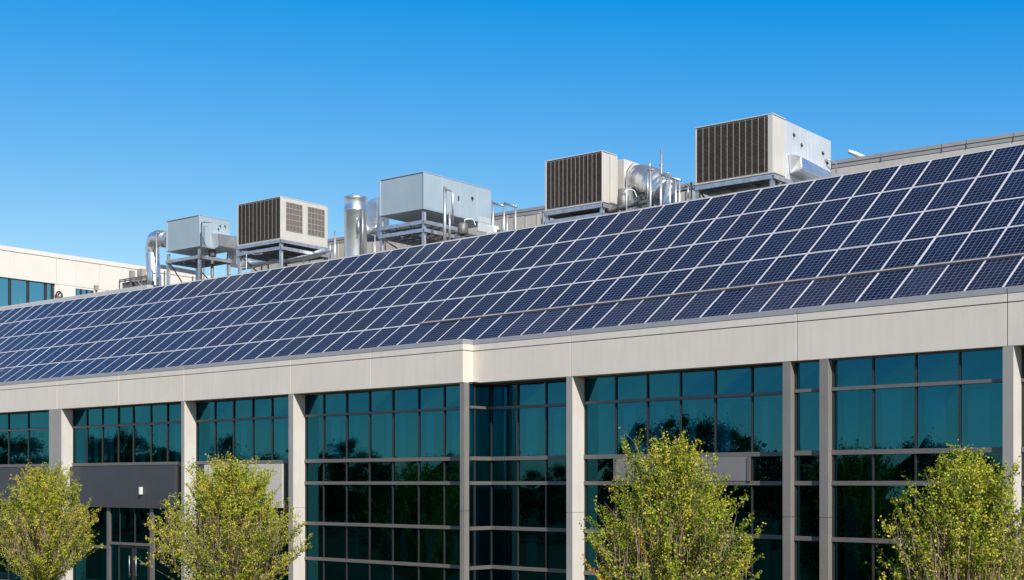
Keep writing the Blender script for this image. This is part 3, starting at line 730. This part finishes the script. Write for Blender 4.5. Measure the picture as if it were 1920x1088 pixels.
mb = MB(); mb.tube([f6.p(.02, d6*.88, h6*.60), f6.p(.2, d6*.90, h6*.58), f6.p(.3, d6*.97, h6*.56), f6.p(.3, d6*.97, h6*.36)], .035, 8); mb.build('pipe', M['galv'], u)
stand('low steel stand under the highest louvred unit', f6, w6, d6*.55, [-.17], 0, STANDS, joists=8)

# ducts
def smooth(pts, n=8):
    pts = [Vector(p) for p in pts]; out = []
    for i in range(len(pts) - 1):
        p0, p1, p2, p3 = pts[max(i-1, 0)], pts[i], pts[i+1], pts[min(i+2, len(pts)-1)]
        for k in range(n):
            t = k / n
            out.append(.5 * (2*p1 + (p2 - p0)*t + (2*p0 - 5*p1 + 4*p2 - p3)*t*t + (3*p1 - p0 - 3*p2 + p3)*t**3))
    return out + [pts[-1]]
def ribbed(mb, pts, r, seg=18, rib=.02, n=8, every=4):
    q = smooth(pts, n); mb.tube(q, r, seg, [r + (rib if i % every == 0 else 0) for i in range(len(q))]); return mb
def foot(p): return Vector((p.x, p.y, Z_FLAT))
def duct_thing(name, label, base, cat='duct'): return thing(name, label, cat, foot(base))
# curved duct by the small grey unit
b = P(292, 520, O_U - 1.2); t = duct_thing('air_duct', 'bulging curved silver duct at the left end, beside the small grey unit', b)
mb = MB(); q = [P(290, 540, -10.5), P(287, 500, -10.5), P(286, 468, -10.5), P(291, 448, -10.4), P(304, 446, -10.2), P(318, 452, -10.2)]
ribbed(mb, q, .40, 20, .03, 6, 3); mb.build('elbow', M['foil'], t)
mb = MB(); mb.tube([P(306, 449, -10.1), P(309, 450, -10.1)], .46, 20); mb.build('flange', M['galv'], t)
# silver box duct between the first two units
b = P(438, 470, -11.0); t = duct_thing('air_duct', 'square sheet metal duct between the small grey unit and the two-grille unit', b)
fd = Fr(P(438, 468, -11.5)); mb = MB(); fd.box(mb, -.6, .25, 0, .8, -.9, .75); mb.build('body', M['duct'], t, bevel=.03)
mb = MB(); fd.box(mb, -.64, .29, -.03, .84, .2, .27); fd.box(mb, -.64, .29, -.03, .84, -.5, -.43); mb.build('flange', M['galv'], t)
# tall silver duct
b = P(667, 480, -9.6); t = duct_thing('air_duct', 'tall upright silver round duct joined to the large grey unit', b)
top = P(667, 371, -9.6); r_ = .57
mb = MB(); zs = [Z_FLAT, Z_FLAT + .6, top.z - .75, top.z - .70, top.z - .66, top.z - .6, top.z - .12, top.z - .08, top.z]
mb.tube([Vector((top.x, top.y, z)) for z in zs], r_, 32, [r_, r_, r_, r_ + .03, r_ + .03, r_, r_, r_ + .02, r_ + .01]); mb.build('pipe', M['duct'], t)
ft = Fr(P(690, 398, -10.6)); mb = MB()
mb.hexa([ft.p(-.35, 0, -.55), ft.p(.55, .1, -.75), ft.p(.55, 1.0, -.75), ft.p(-.35, .9, -.55), ft.p(-.35, 0, .5), ft.p(.55, .1, .72), ft.p(.55, 1.0, .72), ft.p(-.35, .9, .5)])
mb.build('transition', M['duct'], t, bevel=.03)
mb = MB(); ribbed(mb, [P(684, 436, -10.6), P(696, 436, -10.8), P(712, 434, -11.0)], .47, 24, .02, 5, 2); mb.build('side_pipe', M['foil'], t)
mb = MB(); mb.tube([P(680, 395, -9.2), P(680, 478, -9.2)], .05, 8); mb.tube([P(672, 412, -9.15), P(672, 438, -9.15)], .06, 8); mb.build('bracket', M['galv'], t)
# big elbow by the middle louvred unit
b = P(1200, 350, -11.5); t = duct_thing('air_duct', 'big crinkled silver duct elbow between the middle louvred unit and guard rail', b)
mb = MB(); q = [P(1186, 340, -12.2), P(1194, 338, -11.4), P(1207, 338, -10.9), P(1222, 343, -10.7), P(1238, 354, -10.7), P(1247, 362, -10.7)]
ribbed(mb, q, .62, 22, .03, 6, 3); mb.build('elbow', M['foil'], t)
mb = MB(); ribbed(mb, [P(1254, 338, -10.6), P(1254, 355, -10.6), P(1253, 385, -10.6)], .27, 20, .015, 8, 4); mb.build('upright_pipe', M['duct'], t)
mb = MB(); fd = Fr(P(1170, 372, -10.2)); fd.box(mb, -.35, .35, 0, .7, -.6, .45); mb.build('collar_box', M['galv'], t, bevel=.03)

# pipes, posts and rails on the roof
def post(label, pts_px, o, r, name='roof_pipe', cat='pipe', mk='galv', group=None, extra=None):
    b = P(pts_px[0][0], pts_px[0][1], o); t = thing(name, label, cat, foot(b), group)
    for i, line in enumerate([pts_px] + (extra or [])):
        mb = MB(); pts = [P(x, y, o) for x, y in line]
        if i == 0: pts = [Vector((pts[0].x, pts[0].y, Z_FLAT))] + pts[1:]
        mb.tube(pts, r if i == 0 else r * .7, 8); mb.build('upright' if i == 0 else 'arm', M[mk], t)
    return t
post('slim steel post in front of the curved duct at the left end', [(293.5, 540), (293.5, 436)], -9.0, .05, 'steel_post', 'post', 'galv', extra=[[(291, 437), (298, 437)], [(290, 512), (297, 512)]])
post('thin dark rod left of the curved silver duct', [(276.5, 530), (276.5, 476)], -9.4, .018, 'thin_rod', 'rod', 'galv_dark')
post('twin upright pipes with short top arm against the small grey unit', [(378, 530), (378, 418), (381, 417), (397, 417)], -8.75, .035, extra=[[(382.5, 530), (382.5, 424), (394, 426)]])
post('upright pipe with side arm against the large grey unit', [(834, 460), (834, 350)], -8.5, .075, extra=[[(834, 355), (849, 359), (849, 420)], [(843, 455), (843, 398)]])
post('short pipe stub behind the solar roof beside the two-grille unit', [(628, 490), (628, 433)], -9.5, .045, extra=[[(619, 485), (619, 455)]])
def guard_rail(label, lines, o, r):
    p0 = P(*lines[0][0], o); t = thing('guard_rail', label, 'railing', foot(p0))
    for ln in lines:
        pts = [P(x, y, o) for x, y in ln]; vert = abs(ln[0][0] - ln[-1][0]) < 2
        if vert: pts[0].z = Z_FLAT
        mb = MB(); mb.tube(pts, r, 8); mb.build('post' if vert else 'top_rail', M['galv'], t)
guard_rail('galvanised guard rail right of the large grey unit', [[(924.5, 440), (924.5, 376)], [(945, 440), (945, 381)], [(966.5, 440), (966.5, 385)], [(924.5, 381), (945, 387)], [(945, 381.5), (969, 388)], [(951, 430), (951, 404)]], -9.2, .055)
guard_rail('galvanised guard rail right of the big silver elbow', [[(1239, 390), (1239, 328)], [(1256, 385), (1256, 326)], [(1274, 380), (1274, 340)], [(1238, 327), (1277, 339)], [(1267, 360), (1267, 338)]], -8.8, .05)
post('tall slim mast rising beside the big silver elbow', [(1240, 390), (1240, 280)], -9.3, .05, 'mast', 'mast', 'galv', extra=[[(1236, 310), (1243, 310)], [(1237, 327), (1255, 325)]])
post('pair of slim posts in front of the big silver elbow', [(1219.5, 390), (1219.5, 318)], -8.6, .05, 'steel_post', 'post', 'galv', extra=[[(1214.5, 388), (1214.5, 326)], [(1215, 320), (1226, 318)], [(1218.5, 320), (1218.5, 303)]])
post('thin post left of the big silver elbow', [(1175, 395), (1175, 322)], -8.8, .03, 'steel_post', 'post', 'galv', extra=[[(1175, 322), (1182, 311), (1190, 305)]])
# white device beside the large grey unit
b = P(921, 432, -8.6); fw = Fr(b); t = thing('vent_hood', 'small white hood on the roof below the large grey unit', 'vent', foot(b))
mb = MB(); mb.hexa([fw.p(-.3, 0, -.2), fw.p(.32, 0, -.25), fw.p(.32, .4, -.25), fw.p(-.3, .4, -.2), fw.p(-.3, 0, .24), fw.p(.1, 0, .22), fw.p(.1, .4, .22), fw.p(-.3, .4, .24)]); mb.build('cowl', M['white_paint'], t, bevel=.03)
mb = MB(); fw.box(mb, -.12, .1, .1, .3, Z_FLAT - b.z, -.18); mb.build('stem', M['galv'], t)
mb = MB(); mb.tube([fw.p(.42, 0, -.12), fw.p(.42, .2, -.12)], .12, 14); mb.tube([fw.p(.36, .1, -.15), fw.p(.2, .1, -.2)], .04, 6); mb.build('fan_motor', M['galv_dark'], t)
# compressors on the decks
for nm_, (px_, py_), o_, r__, hh in (('under the small grey unit', (398, 482), -10.2, .22, .5), ('under the right end of the large grey unit', (868, 440), -11.0, .25, .55), ('under the middle louvred unit, near the elbow', (1168, 392), -9.6, .24, .6)):
    b = P(px_, py_, o_); t = thing('compressor', 'dark drum compressor ' + nm_, 'compressor', foot(b)); c_ = Vector((b.x, b.y, b.z))
    mb = MB(); mb.tube([c_, c_ + Vector((0, 0, .05)), c_ + Vector((0, 0, hh - .08)), c_ + Vector((0, 0, hh))], r__, 16, [r__ * .85, r__, r__, r__ * .6]); mb.build('drum', M['galv_dark'], t)
    mb = MB(); mb.tube(smooth([c_ + Vector((.1, 0, hh)), c_ + Vector((.1, 0, hh + .15)), c_ + Vector((.45, .1, hh + .2)), c_ + Vector((.6, .1, hh - .1))]), .03, 6); mb.build('pipe', M['galv'], t)
    mb = MB(); mb.tube([foot(b), c_], .09, 8); mb.build('pedestal', M['galv_dark'], t)
post('thin upright conduit under the left edge of the two-grille unit', [(462, 510), (462, 470)], -8.8, .03, extra=[[(462, 474), (478, 478), (492, 476)]])
post('thin upright conduit between the tall silver duct and the large grey unit', [(703, 475), (703, 440)], -9.0, .035, extra=[[(703, 442), (694, 440)]])
post('slim conduit post left of the middle louvred unit', [(1016, 425), (1016, 396)], -9.0, .04, extra=[[(1016, 398), (1002, 402), (984, 405)]])
post('slim conduit post left of the highest louvred unit', [(1296, 372), (1296, 342)], -9.0, .04, extra=[[(1296, 345), (1284, 350)], [(1290, 372), (1290, 350)]])
# runs of pipework and trays under and behind the units
def run(name, label, cat, pts, o, r, mk, legs):
    q = [P(x, y, o) for x, y in pts]; t = thing(name, label, cat, foot(q[0]))
    mb = MB(); mb.tube(smooth(q, 6), r, 10) if r > 0 else mb.beam(q[0], q[-1], .10, -r); mb.build('run', M[mk], t)
    for u_ in legs:
        p = q[0].lerp(q[-1], u_); mb = MB(); mb.beam(foot(p), p - Vector((0, 0, abs(r))), .06); mb.build('support', M['galv_dark'], t)
    return t
run('pipe_run', 'fat silver pipe run under the two-grille unit', 'pipe', [(462, 496), (520, 488), (560, 486), (612, 470)], -11.2, .17, 'foil', (.2, .8))
run('pipe_run', 'thin grey pipe run just above the ridge under the two-grille unit', 'pipe', [(455, 505), (540, 487), (622, 470)], -9.8, .06, 'galv', (.3, .7))
run('cable_tray', 'dark cable tray sloping down behind the legs of the large grey unit', 'tray', [(716, 443), (785, 458)], -15.0, -.28, 'galv_dark', (.1, .9))
run('cable_tray', 'dark cable tray sloping down behind the legs of the small grey unit', 'tray', [(302, 500), (368, 512)], -13.0, -.25, 'galv_dark', (.1, .9))
run('pipe_run', 'grey pipe run low between the middle louvred unit and the silver elbow', 'pipe', [(1140, 396), (1185, 385), (1235, 374)], -9.3, .09, 'galv_dark', (.3, .7))
run('pipe_run', 'thin pipe along the grey parapet right of the guard rail and elbow', 'pipe', [(1262, 362), (1285, 356), (1310, 353)], -13.0, .05, 'galv_dark', (.5,))
b = P(1205, 376, -10.2); t = thing('valve_box', 'dark valve box with wheel beneath the big silver elbow', 'valve', foot(b)); fw = Fr(b)
mb = MB(); fw.box(mb, -.3, .3, 0, .4, Z_FLAT - b.z, .02); fw.box(mb, -.2, .2, .05, .35, .02, .22); mb.build('body', M['galv_dark'], t, bevel=.02)
mb = MB(); mb.tube([fw.p(.22 * math.cos(a_ * .524), -.08, .1 + .22 * math.sin(a_ * .524)) for a_ in range(13)], .025, 6, cap=False); mb.build('wheel', M['dark'], t)
# curved white arm beyond the parapet
b = P(1625, 304, -20); t = thing('curved_arm', 'white curved arm rising behind the grey parapet on the right', 'arm', foot(b))
q = smooth([P(1634, 303, -20), P(1620, 296.5, -20), P(1606, 290, -20), P(1592, 284.5, -20)], 6)
mb = MB(); mb.tube(q, .1, 12, [.125 - .03 * i / (len(q) - 1) for i in range(len(q))]); mb.build('arm', M['white_paint'], t)
mb = MB(); mb.tube([foot(P(1619, 312, -20)), P(1619, 300, -20)], .12, 10); mb.build('stem', M['white_paint'], t)
# plant rack far left
b = P(246, 540, -9.6); t = thing('plant_rack', 'dark steel plant rack with upright vents in front of the white wing', 'rack', foot(b))
fr_ = Fr(P(276, 534, -9.6)); Wd = 2.7
mb = MB()
for z in (-.1, .42, .52): fr_.box(mb, -Wd, 0, -.03, .03, z - .03, z + .03); fr_.box(mb, -Wd, 0, .77, .83, z - .03, z + .03)
for i in range(6): x = -Wd * i / 5; fr_.box(mb, x - .03, x + .03, -.03, .03, Z_FLAT - fr_.n.z, .49); fr_.box(mb, x - .03, x + .03, .77, .83, Z_FLAT - fr_.n.z, .49)
mb.build('frame', M['galv_dark'], t)
mb = MB(); fr_.box(mb, -Wd + .15, -1.55, .1, .7, -.3, .36); fr_.box(mb, -1.4, -.2, .1, .7, -.3, .30); mb.build('coil_box', M['galv_dark'], t)
for x in (-1.95, -1.15, -.9):
    mb = MB(); fr_.box(mb, x - .1, x + .1, .2, .5, .3, 1.05); mb.build('vent', M['rail'], t)
mb = MB(); mb.tube(smooth([fr_.p(-1.3, -.06, .40), fr_.p(-.8, -.06, .25), fr_.p(-.4, -.06, -.1)]), .03, 6); mb.build('hose', M['galv'], t)
# hose reel and little post on the kerb
b = P(108, 560, -8.2); t = thing('hose_reel', 'dark coiled hose reel on the roof edge below the teal ribbon window', 'hose reel', foot(b))
fr_ = Fr(P(110, 556, -8.2))
for k, rr in enumerate((.30, .23)):
    q = [fr_.p(rr * math.cos(a_ * .314), .1 * k, rr * math.sin(a_ * .314)) for a_ in range(21)]
    mb = MB(); mb.tube(q, .045, 6, cap=False); mb.build('coil', M['dark'], t)
mb = MB(); fr_.box(mb, -.04, .04, -.02, .14, Z_FLAT - fr_.n.z, 0); fr_.box(mb, -.45, -.15, 0, .1, -.05, .12); mb.build('bracket', M['galv_dark'], t)
b = P(178, 550, -8.3); t = thing('bollard_vent', 'small brown box post on the roof edge before the white wing', 'vent', foot(b))
fr_ = Fr(P(178, 546, -8.3)); mb = MB(); fr_.box(mb, -.14, .1, 0, .2, .05, .36); mb.build('box', M['rail'], t, bevel=.02)
mb = MB(); fr_.box(mb, -.06, .02, .06, .14, Z_FLAT - fr_.n.z, .05); mb.build('stem', M['galv_dark'], t)
post('thin aerial rod on the roof edge below the ribbon window', [(38.5, 575), (38.5, 558)], -8.2, .018, 'aerial_rod', 'rod', 'galv_dark')

# wall lamp on the charcoal cladding
b = P(265.5, 919, LF - .45); t = thing('wall_lamp', 'small white half-round wall lamp on the charcoal cladding above the entrance', 'lamp', b)
d_, n_ = dirs(s_at(265, LF - .45)); mb = MB(); q = []
for i in range(9):
    a_ = math.pi * i / 8; q.append(b + d_ * (.11 * math.cos(a_)) + n_ * (.14 * math.sin(a_) + .004))
i0 = len(mb.v); mb.v += [p + Vector((0, 0, -.2)) for p in q] + [p + Vector((0, 0, .14)) for p in q]
for i in range(8): mb.f.append((i, i + 1, i + 10, i + 9))
mb.f += [tuple(range(8, -1, -1)), tuple(range(9, 18)), (0, 9, 17, 8)]
mb.build('shade', M['lamp_white'], t)
mb = MB(); mb.beam(b + n_ * -.06 + Vector((0, 0, -.22)), b + n_ * -.06 + Vector((0, 0, .16)), .16, .1); mb.build('back_plate', M['galv_dark'], t)

# lamps hanging in the rooms
def room_lamp(px, py, o, sx, name, label, cat):
    c = P(px, py, o); d_, n_ = dirs(s_at(px, o)); mb = MB(); pts = []; rings = []
    for i in range(9):
        u_ = -1 + 2 * i / 8; pts.append(c + d_ * (sx * u_)); rings.append(max(.02, .16 * math.sqrt(max(0, 1 - u_ * u_))))
    t = thing(name, label, cat, c); mb.tube(pts, .1, 12, rings); mb.build('shade', M['lamp_white'], t)
    mb = MB(); mb.tube([c + Vector((0, 0, .1)), Vector((c.x, c.y, 8.9))], .012, 6); mb.build('cord', M['dark'], t); return t
t = thing('reflection_frame', 'white open frame added inside the leftmost bay in place of a reflection', 'reflection_frame', P(45, 876, -2.4))  # added structure standing in for a pale reflection in the glass
for (xa, ya), (xb, yb), w_q in (((22, 872), (50, 783), .26), ((78, 872), (66, 783), .30), ((88, 840), (66, 815), .10)):
    mb = MB(); mb.beam(P(xa, ya, -2.4), P(xb, yb, -2.4), w_q, .12); mb.build('frame_bar', M['white_paint'], t)
for yy in (800, 822, 846, 866):
    mb = MB(); mb.beam(P(24, yy, -2.7), P(60, yy - 1, -2.7), .5, .06); mb.build('step', M['dark'], t)  # dark cross bars of the same stand-in structure
room_lamp(1375, 757, -3.0, .55, 'pendant_lamp', 'pale oval pendant lamp seen through the teal glass above the third tree', 'lamp')
def strip_lamp(px, py, o, label):
    c = P(px, py, o); d_, n_ = dirs(s_at(px, o)); t = thing('strip_light', label, 'lamp', c)
    mb = MB(); mb.beam(c - n_ * .0, c - n_ * 1.3, .22, .08); mb.build('diffuser', M['lamp_white'], t)
    mb = MB(); mb.tube([c - n_ * .6 + Vector((0, 0, .05)), Vector((c.x - n_.x * .6, c.y - n_.y * .6, 8.9))], .012, 6); mb.build('cord', M['dark'], t)
strip_lamp(1226, 752, -2.6, 'white strip light behind the teal glass left of the pendant lamp')
strip_lamp(668, 786, -3.0, 'white strip light behind the teal glass of the tall bay left of the fascia step')
strip_lamp(1660, 748, -3.2, 'white strip light behind the teal glass of the wide bay at the right')
strip_lamp(262, 800, -3.0, 'white strip light behind the teal glass above the entrance')
strip_lamp(958, 781, -3.4, 'white strip light behind the teal glass right of the fascia step')

# ------------------------------------------------------------------ foliage
def leaf_object(name, leaves, m, parent, base):
    """leaves: list of (centre, size, tint, axis); two-triangle folded leaf each"""
    v, f, tint = [], [], []
    for c, s, t, ax in leaves:
        a = ax.normalized(); b = a.cross(Vector((random.gauss(0, 1), random.gauss(0, 1), random.gauss(0, 1)))).normalized() * (s * .36); a = a * (s * .5)
        i = len(v); c = c - base
        v += [c - a, c + b, c + a, c - b]; f.append((i, i+1, i+2, i+3)); tint.append(t)
    me = bpy.data.meshes.new(name); me.from_pydata([tuple(p) for p in v], [], f); me.materials.append(m)
    at = me.attributes.new('tint', 'FLOAT', 'FACE'); at.data.foreach_set('value', tint); me.update()
    o = bpy.data.objects.new(name, me); COL.objects.link(o)
    if parent: o.parent = parent
    return o
def young_tree(px, py_top, o, half_w, label, seed, warm=0.0, dens=1.0):
    """upright many-stemmed tree with thin leafy shoots; base on the lawn"""
    rnd = random.Random(seed); top = P(px, py_top, o); base = Vector((top.x, top.y, 0)); H = top.z
    t = thing('young_tree', label, 'tree', base, 'young leafy trees in front of the facade')
    tw = MB(); leaves = []
    tw.tube([base, base + Vector((.02, 0, .5)), base + Vector((0, .03, 1.0))], .09, 8, [.12, .095, .085])
    PROF = [(0, .30), (.15, .72), (.33, 1.0), (.52, .92), (.66, .82), (.80, .64), (.90, .48), (1.0, .14)]
    PROF = [(q, w * rnd.uniform(.88, 1.08)) for q, w in PROF]
    lob = [rnd.uniform(0, 6.28) for _ in range(4)]
    def prof(h, a=0.0):                              # crown half-width by height fraction, lobed round the compass
        h = max(0, min(1, h))
        for (h0, w0), (h1, w1) in zip(PROF[:-1], PROF[1:]):
            if h <= h1: break
        return half_w * (w0 + (w1 - w0) * (h - h0) / (h1 - h0)) * (1 + .10 * math.sin(3 * a + lob[0] + 4 * h) + .08 * math.sin(5 * a + lob[1] - 7 * h))
    NS = int(400 * dens)
    for k in range(NS):
        h = .12 + .88 * rnd.random() ** .72; a = rnd.uniform(0, 2 * math.pi); rr = math.sqrt(rnd.random()) if rnd.random() < .45 else rnd.uniform(.78, 1.06)
        zc = .9 + (H - .9) * h; R_ = prof(h, a) * rr * rnd.uniform(.85, 1.1)
        if h > .62: zc -= rnd.uniform(0, .55) * (1 if (k % 9) else -.35)
        tip = base + Vector((math.cos(a) * R_, math.sin(a) * R_, min(zc, H)))
        if rr > .74 and k % 3 == 0:                   # shoots that stand clear of the crown
            ex = rnd.uniform(.15, .5); tip = tip + Vector((math.cos(a) * ex * .35, math.sin(a) * ex * .35, ex if tip.z + ex < H + .05 else max(0, H - tip.z)))
        L = rnd.uniform(1.0, 2.2) * (.7 + .5 * (1 - h)); z0 = max(.8, tip.z - L)
        sp = prof(max(0, (z0 - .9) / (H - .9))) ; st = base + Vector((math.cos(a) * R_ * .62 * (z0 / tip.z), math.sin(a) * R_ * .62 * (z0 / tip.z), z0))
        mid = st.lerp(tip, .5) + Vector((math.cos(a), math.sin(a), -.2)) * rnd.uniform(0, .12)
        pts = smooth([st, mid, tip], 4); r0 = rnd.uniform(.008, .019)
        tw.tube(pts, r0, 3, [r0 * (1 - .8 * i / (len(pts) - 1)) for i in range(len(pts))], cap=False)
        if k % 5 == 0: tw.tube(smooth([base + Vector((0, 0, .9)), st.lerp(base + Vector((0, 0, z0 * .6)), .5), st], 4), .03, 4, cap=False)
        shoot_t = rnd.gauss(.38 + warm, .20); orange = rnd.random() < .022 + warm * .1
        inner = rr < .72 and h < .82
        n = int(rnd.uniform(17, 27) * (L / 1.4) * (.55 if inner else 1.0))
        for i in range(n):                           # leaf rosettes at the nodes of the shoot
            u_ = rnd.random() ** (.55 if inner else .70); kk = min(len(pts) - 2, int(u_ * (len(pts) - 1))); p = pts[kk].lerp(pts[kk + 1], rnd.random())
            w = .022 + .085 * (1 - u_) * rnd.random(); nd = p + Vector((rnd.gauss(0, w), rnd.gauss(0, w), rnd.gauss(0, w)))
            nt = rnd.gauss(shoot_t, .13)
            for j in range(rnd.randint(3, 7)):
                q = nd + Vector((rnd.gauss(0, .034), rnd.gauss(0, .034), rnd.gauss(0, .03)))
                tt = min(.84, max(0, rnd.gauss(nt, .11)))
                if orange and u_ > .5 and rnd.random() < .6: tt = rnd.uniform(.86, 1)
                elif rnd.random() < .008 + warm * .05: tt = rnd.uniform(.86, .97)
                leaves.append((q, rnd.uniform(.042, .085), tt, Vector((rnd.gauss(0, .6), rnd.gauss(0, .6), rnd.gauss(.45, .6)))))
        # side twigs
        for i in range(4):
            q = pts[rnd.randrange(1, len(pts) - 1)]; e = q + Vector((rnd.gauss(0, .2), rnd.gauss(0, .2), rnd.uniform(.15, .45)))
            tw.tube([q, e], .005, 3, [.006, .002], cap=False)
            for j in range(int(rnd.uniform(5, 9) if inner else rnd.uniform(10, 18))):
                p = q.lerp(e, rnd.uniform(.3, 1.05)) + Vector((rnd.gauss(0, .045), rnd.gauss(0, .045), rnd.gauss(0, .045)))
                leaves.append((p, rnd.uniform(.042, .078), min(.84, max(0, rnd.gauss(shoot_t + .05, .18))), Vector((rnd.gauss(0, .6), rnd.gauss(0, .6), rnd.gauss(.45, .6)))))
    for k in range(int(420 * (1 + 3 * warm))):       # bare tan twigs showing between the leaves
        a = rnd.uniform(0, 6.28); h = rnd.uniform(.08, .55); R_ = prof(h, a) * rnd.uniform(.35, .84); z0 = .9 + (H - .9) * h
        st = base + Vector((math.cos(a) * R_, math.sin(a) * R_, z0)); L = rnd.uniform(.4, .9)
        e = st + Vector((math.cos(a) * L * .10 + rnd.gauss(0, .08), math.sin(a) * L * .10 + rnd.gauss(0, .08), L))
        tw.tube([st, st.lerp(e, .5) + Vector((rnd.gauss(0, .03), rnd.gauss(0, .03), 0)), e], .011, 3, [.012, .009, .003], cap=False)
    tw.build('trunk', M['bark'], t)
    leaf_object('crown', leaves, M['leaf'], t, base)
young_tree(84, 876, 5.0, 2.55, 'round young tree with yellow-green leaves at the left edge, before the charcoal cladding', 3, .10)
young_tree(432, 860, 5.0, 3.0, 'broad young tree with yellowing leaves before the beige cladding panel, second from left', 14, .12, 1.1)
young_tree(1260, 826, 5.0, 2.45, 'greenest young tree with few orange leaf clumps before the grey spandrel', 25, .0, 1.15)
young_tree(1815, 846, 4.0, 2.10, 'young tree with orange-flecked leaves at the right edge', 36, .06)

# tall trees and wood opposite the building, seen in the glass
def far_tree_meshes(seed):
    rnd = random.Random(seed); lv = []; tr = MB()
    tr.tube([(0, 0, 0), (.1, 0, 3), (0, .1, 6)], .3, 8, [.36, .25, .12])
    for k in range(46):
        a = rnd.uniform(0, 6.28); h = rnd.uniform(.28, 1); rad = 3.6 * math.sin(math.pi * min(1, h * .85 + .12)) ** .7 * math.sqrt(rnd.random())
        c = Vector((math.cos(a) * rad, math.sin(a) * rad, 10 * h)); cr = rnd.uniform(.6, 1.3)
        if k % 4 == 0: tr.tube([(0, 0, min(5.5, 10 * h * .5)), tuple(c)], .08, 5, [.10, .03])
        for i in range(340):
            p = c + Vector((rnd.gauss(0, .45), rnd.gauss(0, .45), rnd.gauss(0, .34))) * cr
            if p.z < .8: continue
            lv.append((p, rnd.uniform(.10, .20), rnd.random(), Vector((rnd.gauss(0, 1), rnd.gauss(0, 1), rnd.gauss(0, .6)))))
    a = tr.build('trunk', M['bark_far']); b = leaf_object('crown', lv, M['leaf_far'], None, Vector((0, 0, 0)))
    ma, mb_ = a.data, b.data; bpy.data.objects.remove(a); bpy.data.objects.remove(b); return ma, mb_
kinds = [far_tree_meshes(s) for s in (101, 202, 303)]
spots = [(30, 90), (170, 92), (205, 84), (240, 100), (318, 66), (420, 86), (515, 52), (622, 66), (655, 88), (694, 56), (800, 46), (848, 52), (905, 44), (990, 56), (1045, 44),
         (1150, 62), (1205, 112), (1262, 126), (1325, 118), (1385, 90), (1440, 48), (1520, 56), (1740, 90), (1790, 60), (1850, 42)]
for k, (px, el) in enumerate(spots):
    o = RF - .5 if px > 880 else LF - .68
    gp = V(s_at(px, o), o, 0); d_, n_ = dirs(s_at(px, o)); v = Vector((gp.x / gp.y, 1, 0)); r_ = v - n_ * (2 * v.dot(n_))
    tp = 70 + 22 * ((k * 7) % 5) / 4; pos = gp + r_ * tp; H = EYE + el / FOC * (gp.y + tp)
    t = thing('tall_tree', 'dark green tree opposite the building, mirrored in its glass', 'tree', (pos.x, pos.y, 0), 'tall trees opposite the building')
    t.rotation_euler.z = k * 1.7; sc = H / 10.6; t.scale = (sc * 1.05, sc * 1.05, sc)
    for nm, me in zip(('trunk', 'crown'), kinds[k % 3]):
        ob_ = bpy.data.objects.new(nm, me); COL.objects.link(ob_); ob_.parent = t
rnd = random.Random(55); lv = []
for k in range(420):
    z = rnd.uniform(-140, 260); c = Vector((-112 + rnd.uniform(-10, 6) + abs(z - 40) * .10, z, rnd.uniform(.3, 1) * (5.6 + 1.6 * math.sin(z * .11) + rnd.uniform(-1, 1))))
    for i in range(60): lv.append((c + Vector((rnd.gauss(0, 1.3), rnd.gauss(0, 1.6), rnd.gauss(0, 1.0))), rnd.uniform(.5, 1.0), rnd.random(), Vector((rnd.gauss(0, 1), rnd.gauss(0, 1), rnd.gauss(0, .6)))))
wd_ = leaf_object('distant_wood', lv, M['leaf_far'], None, Vector((0, 0, 0)))
tag(wd_, 'dark low wood far across the lawn, mirrored in the glass', 'wood', kind='stuff')
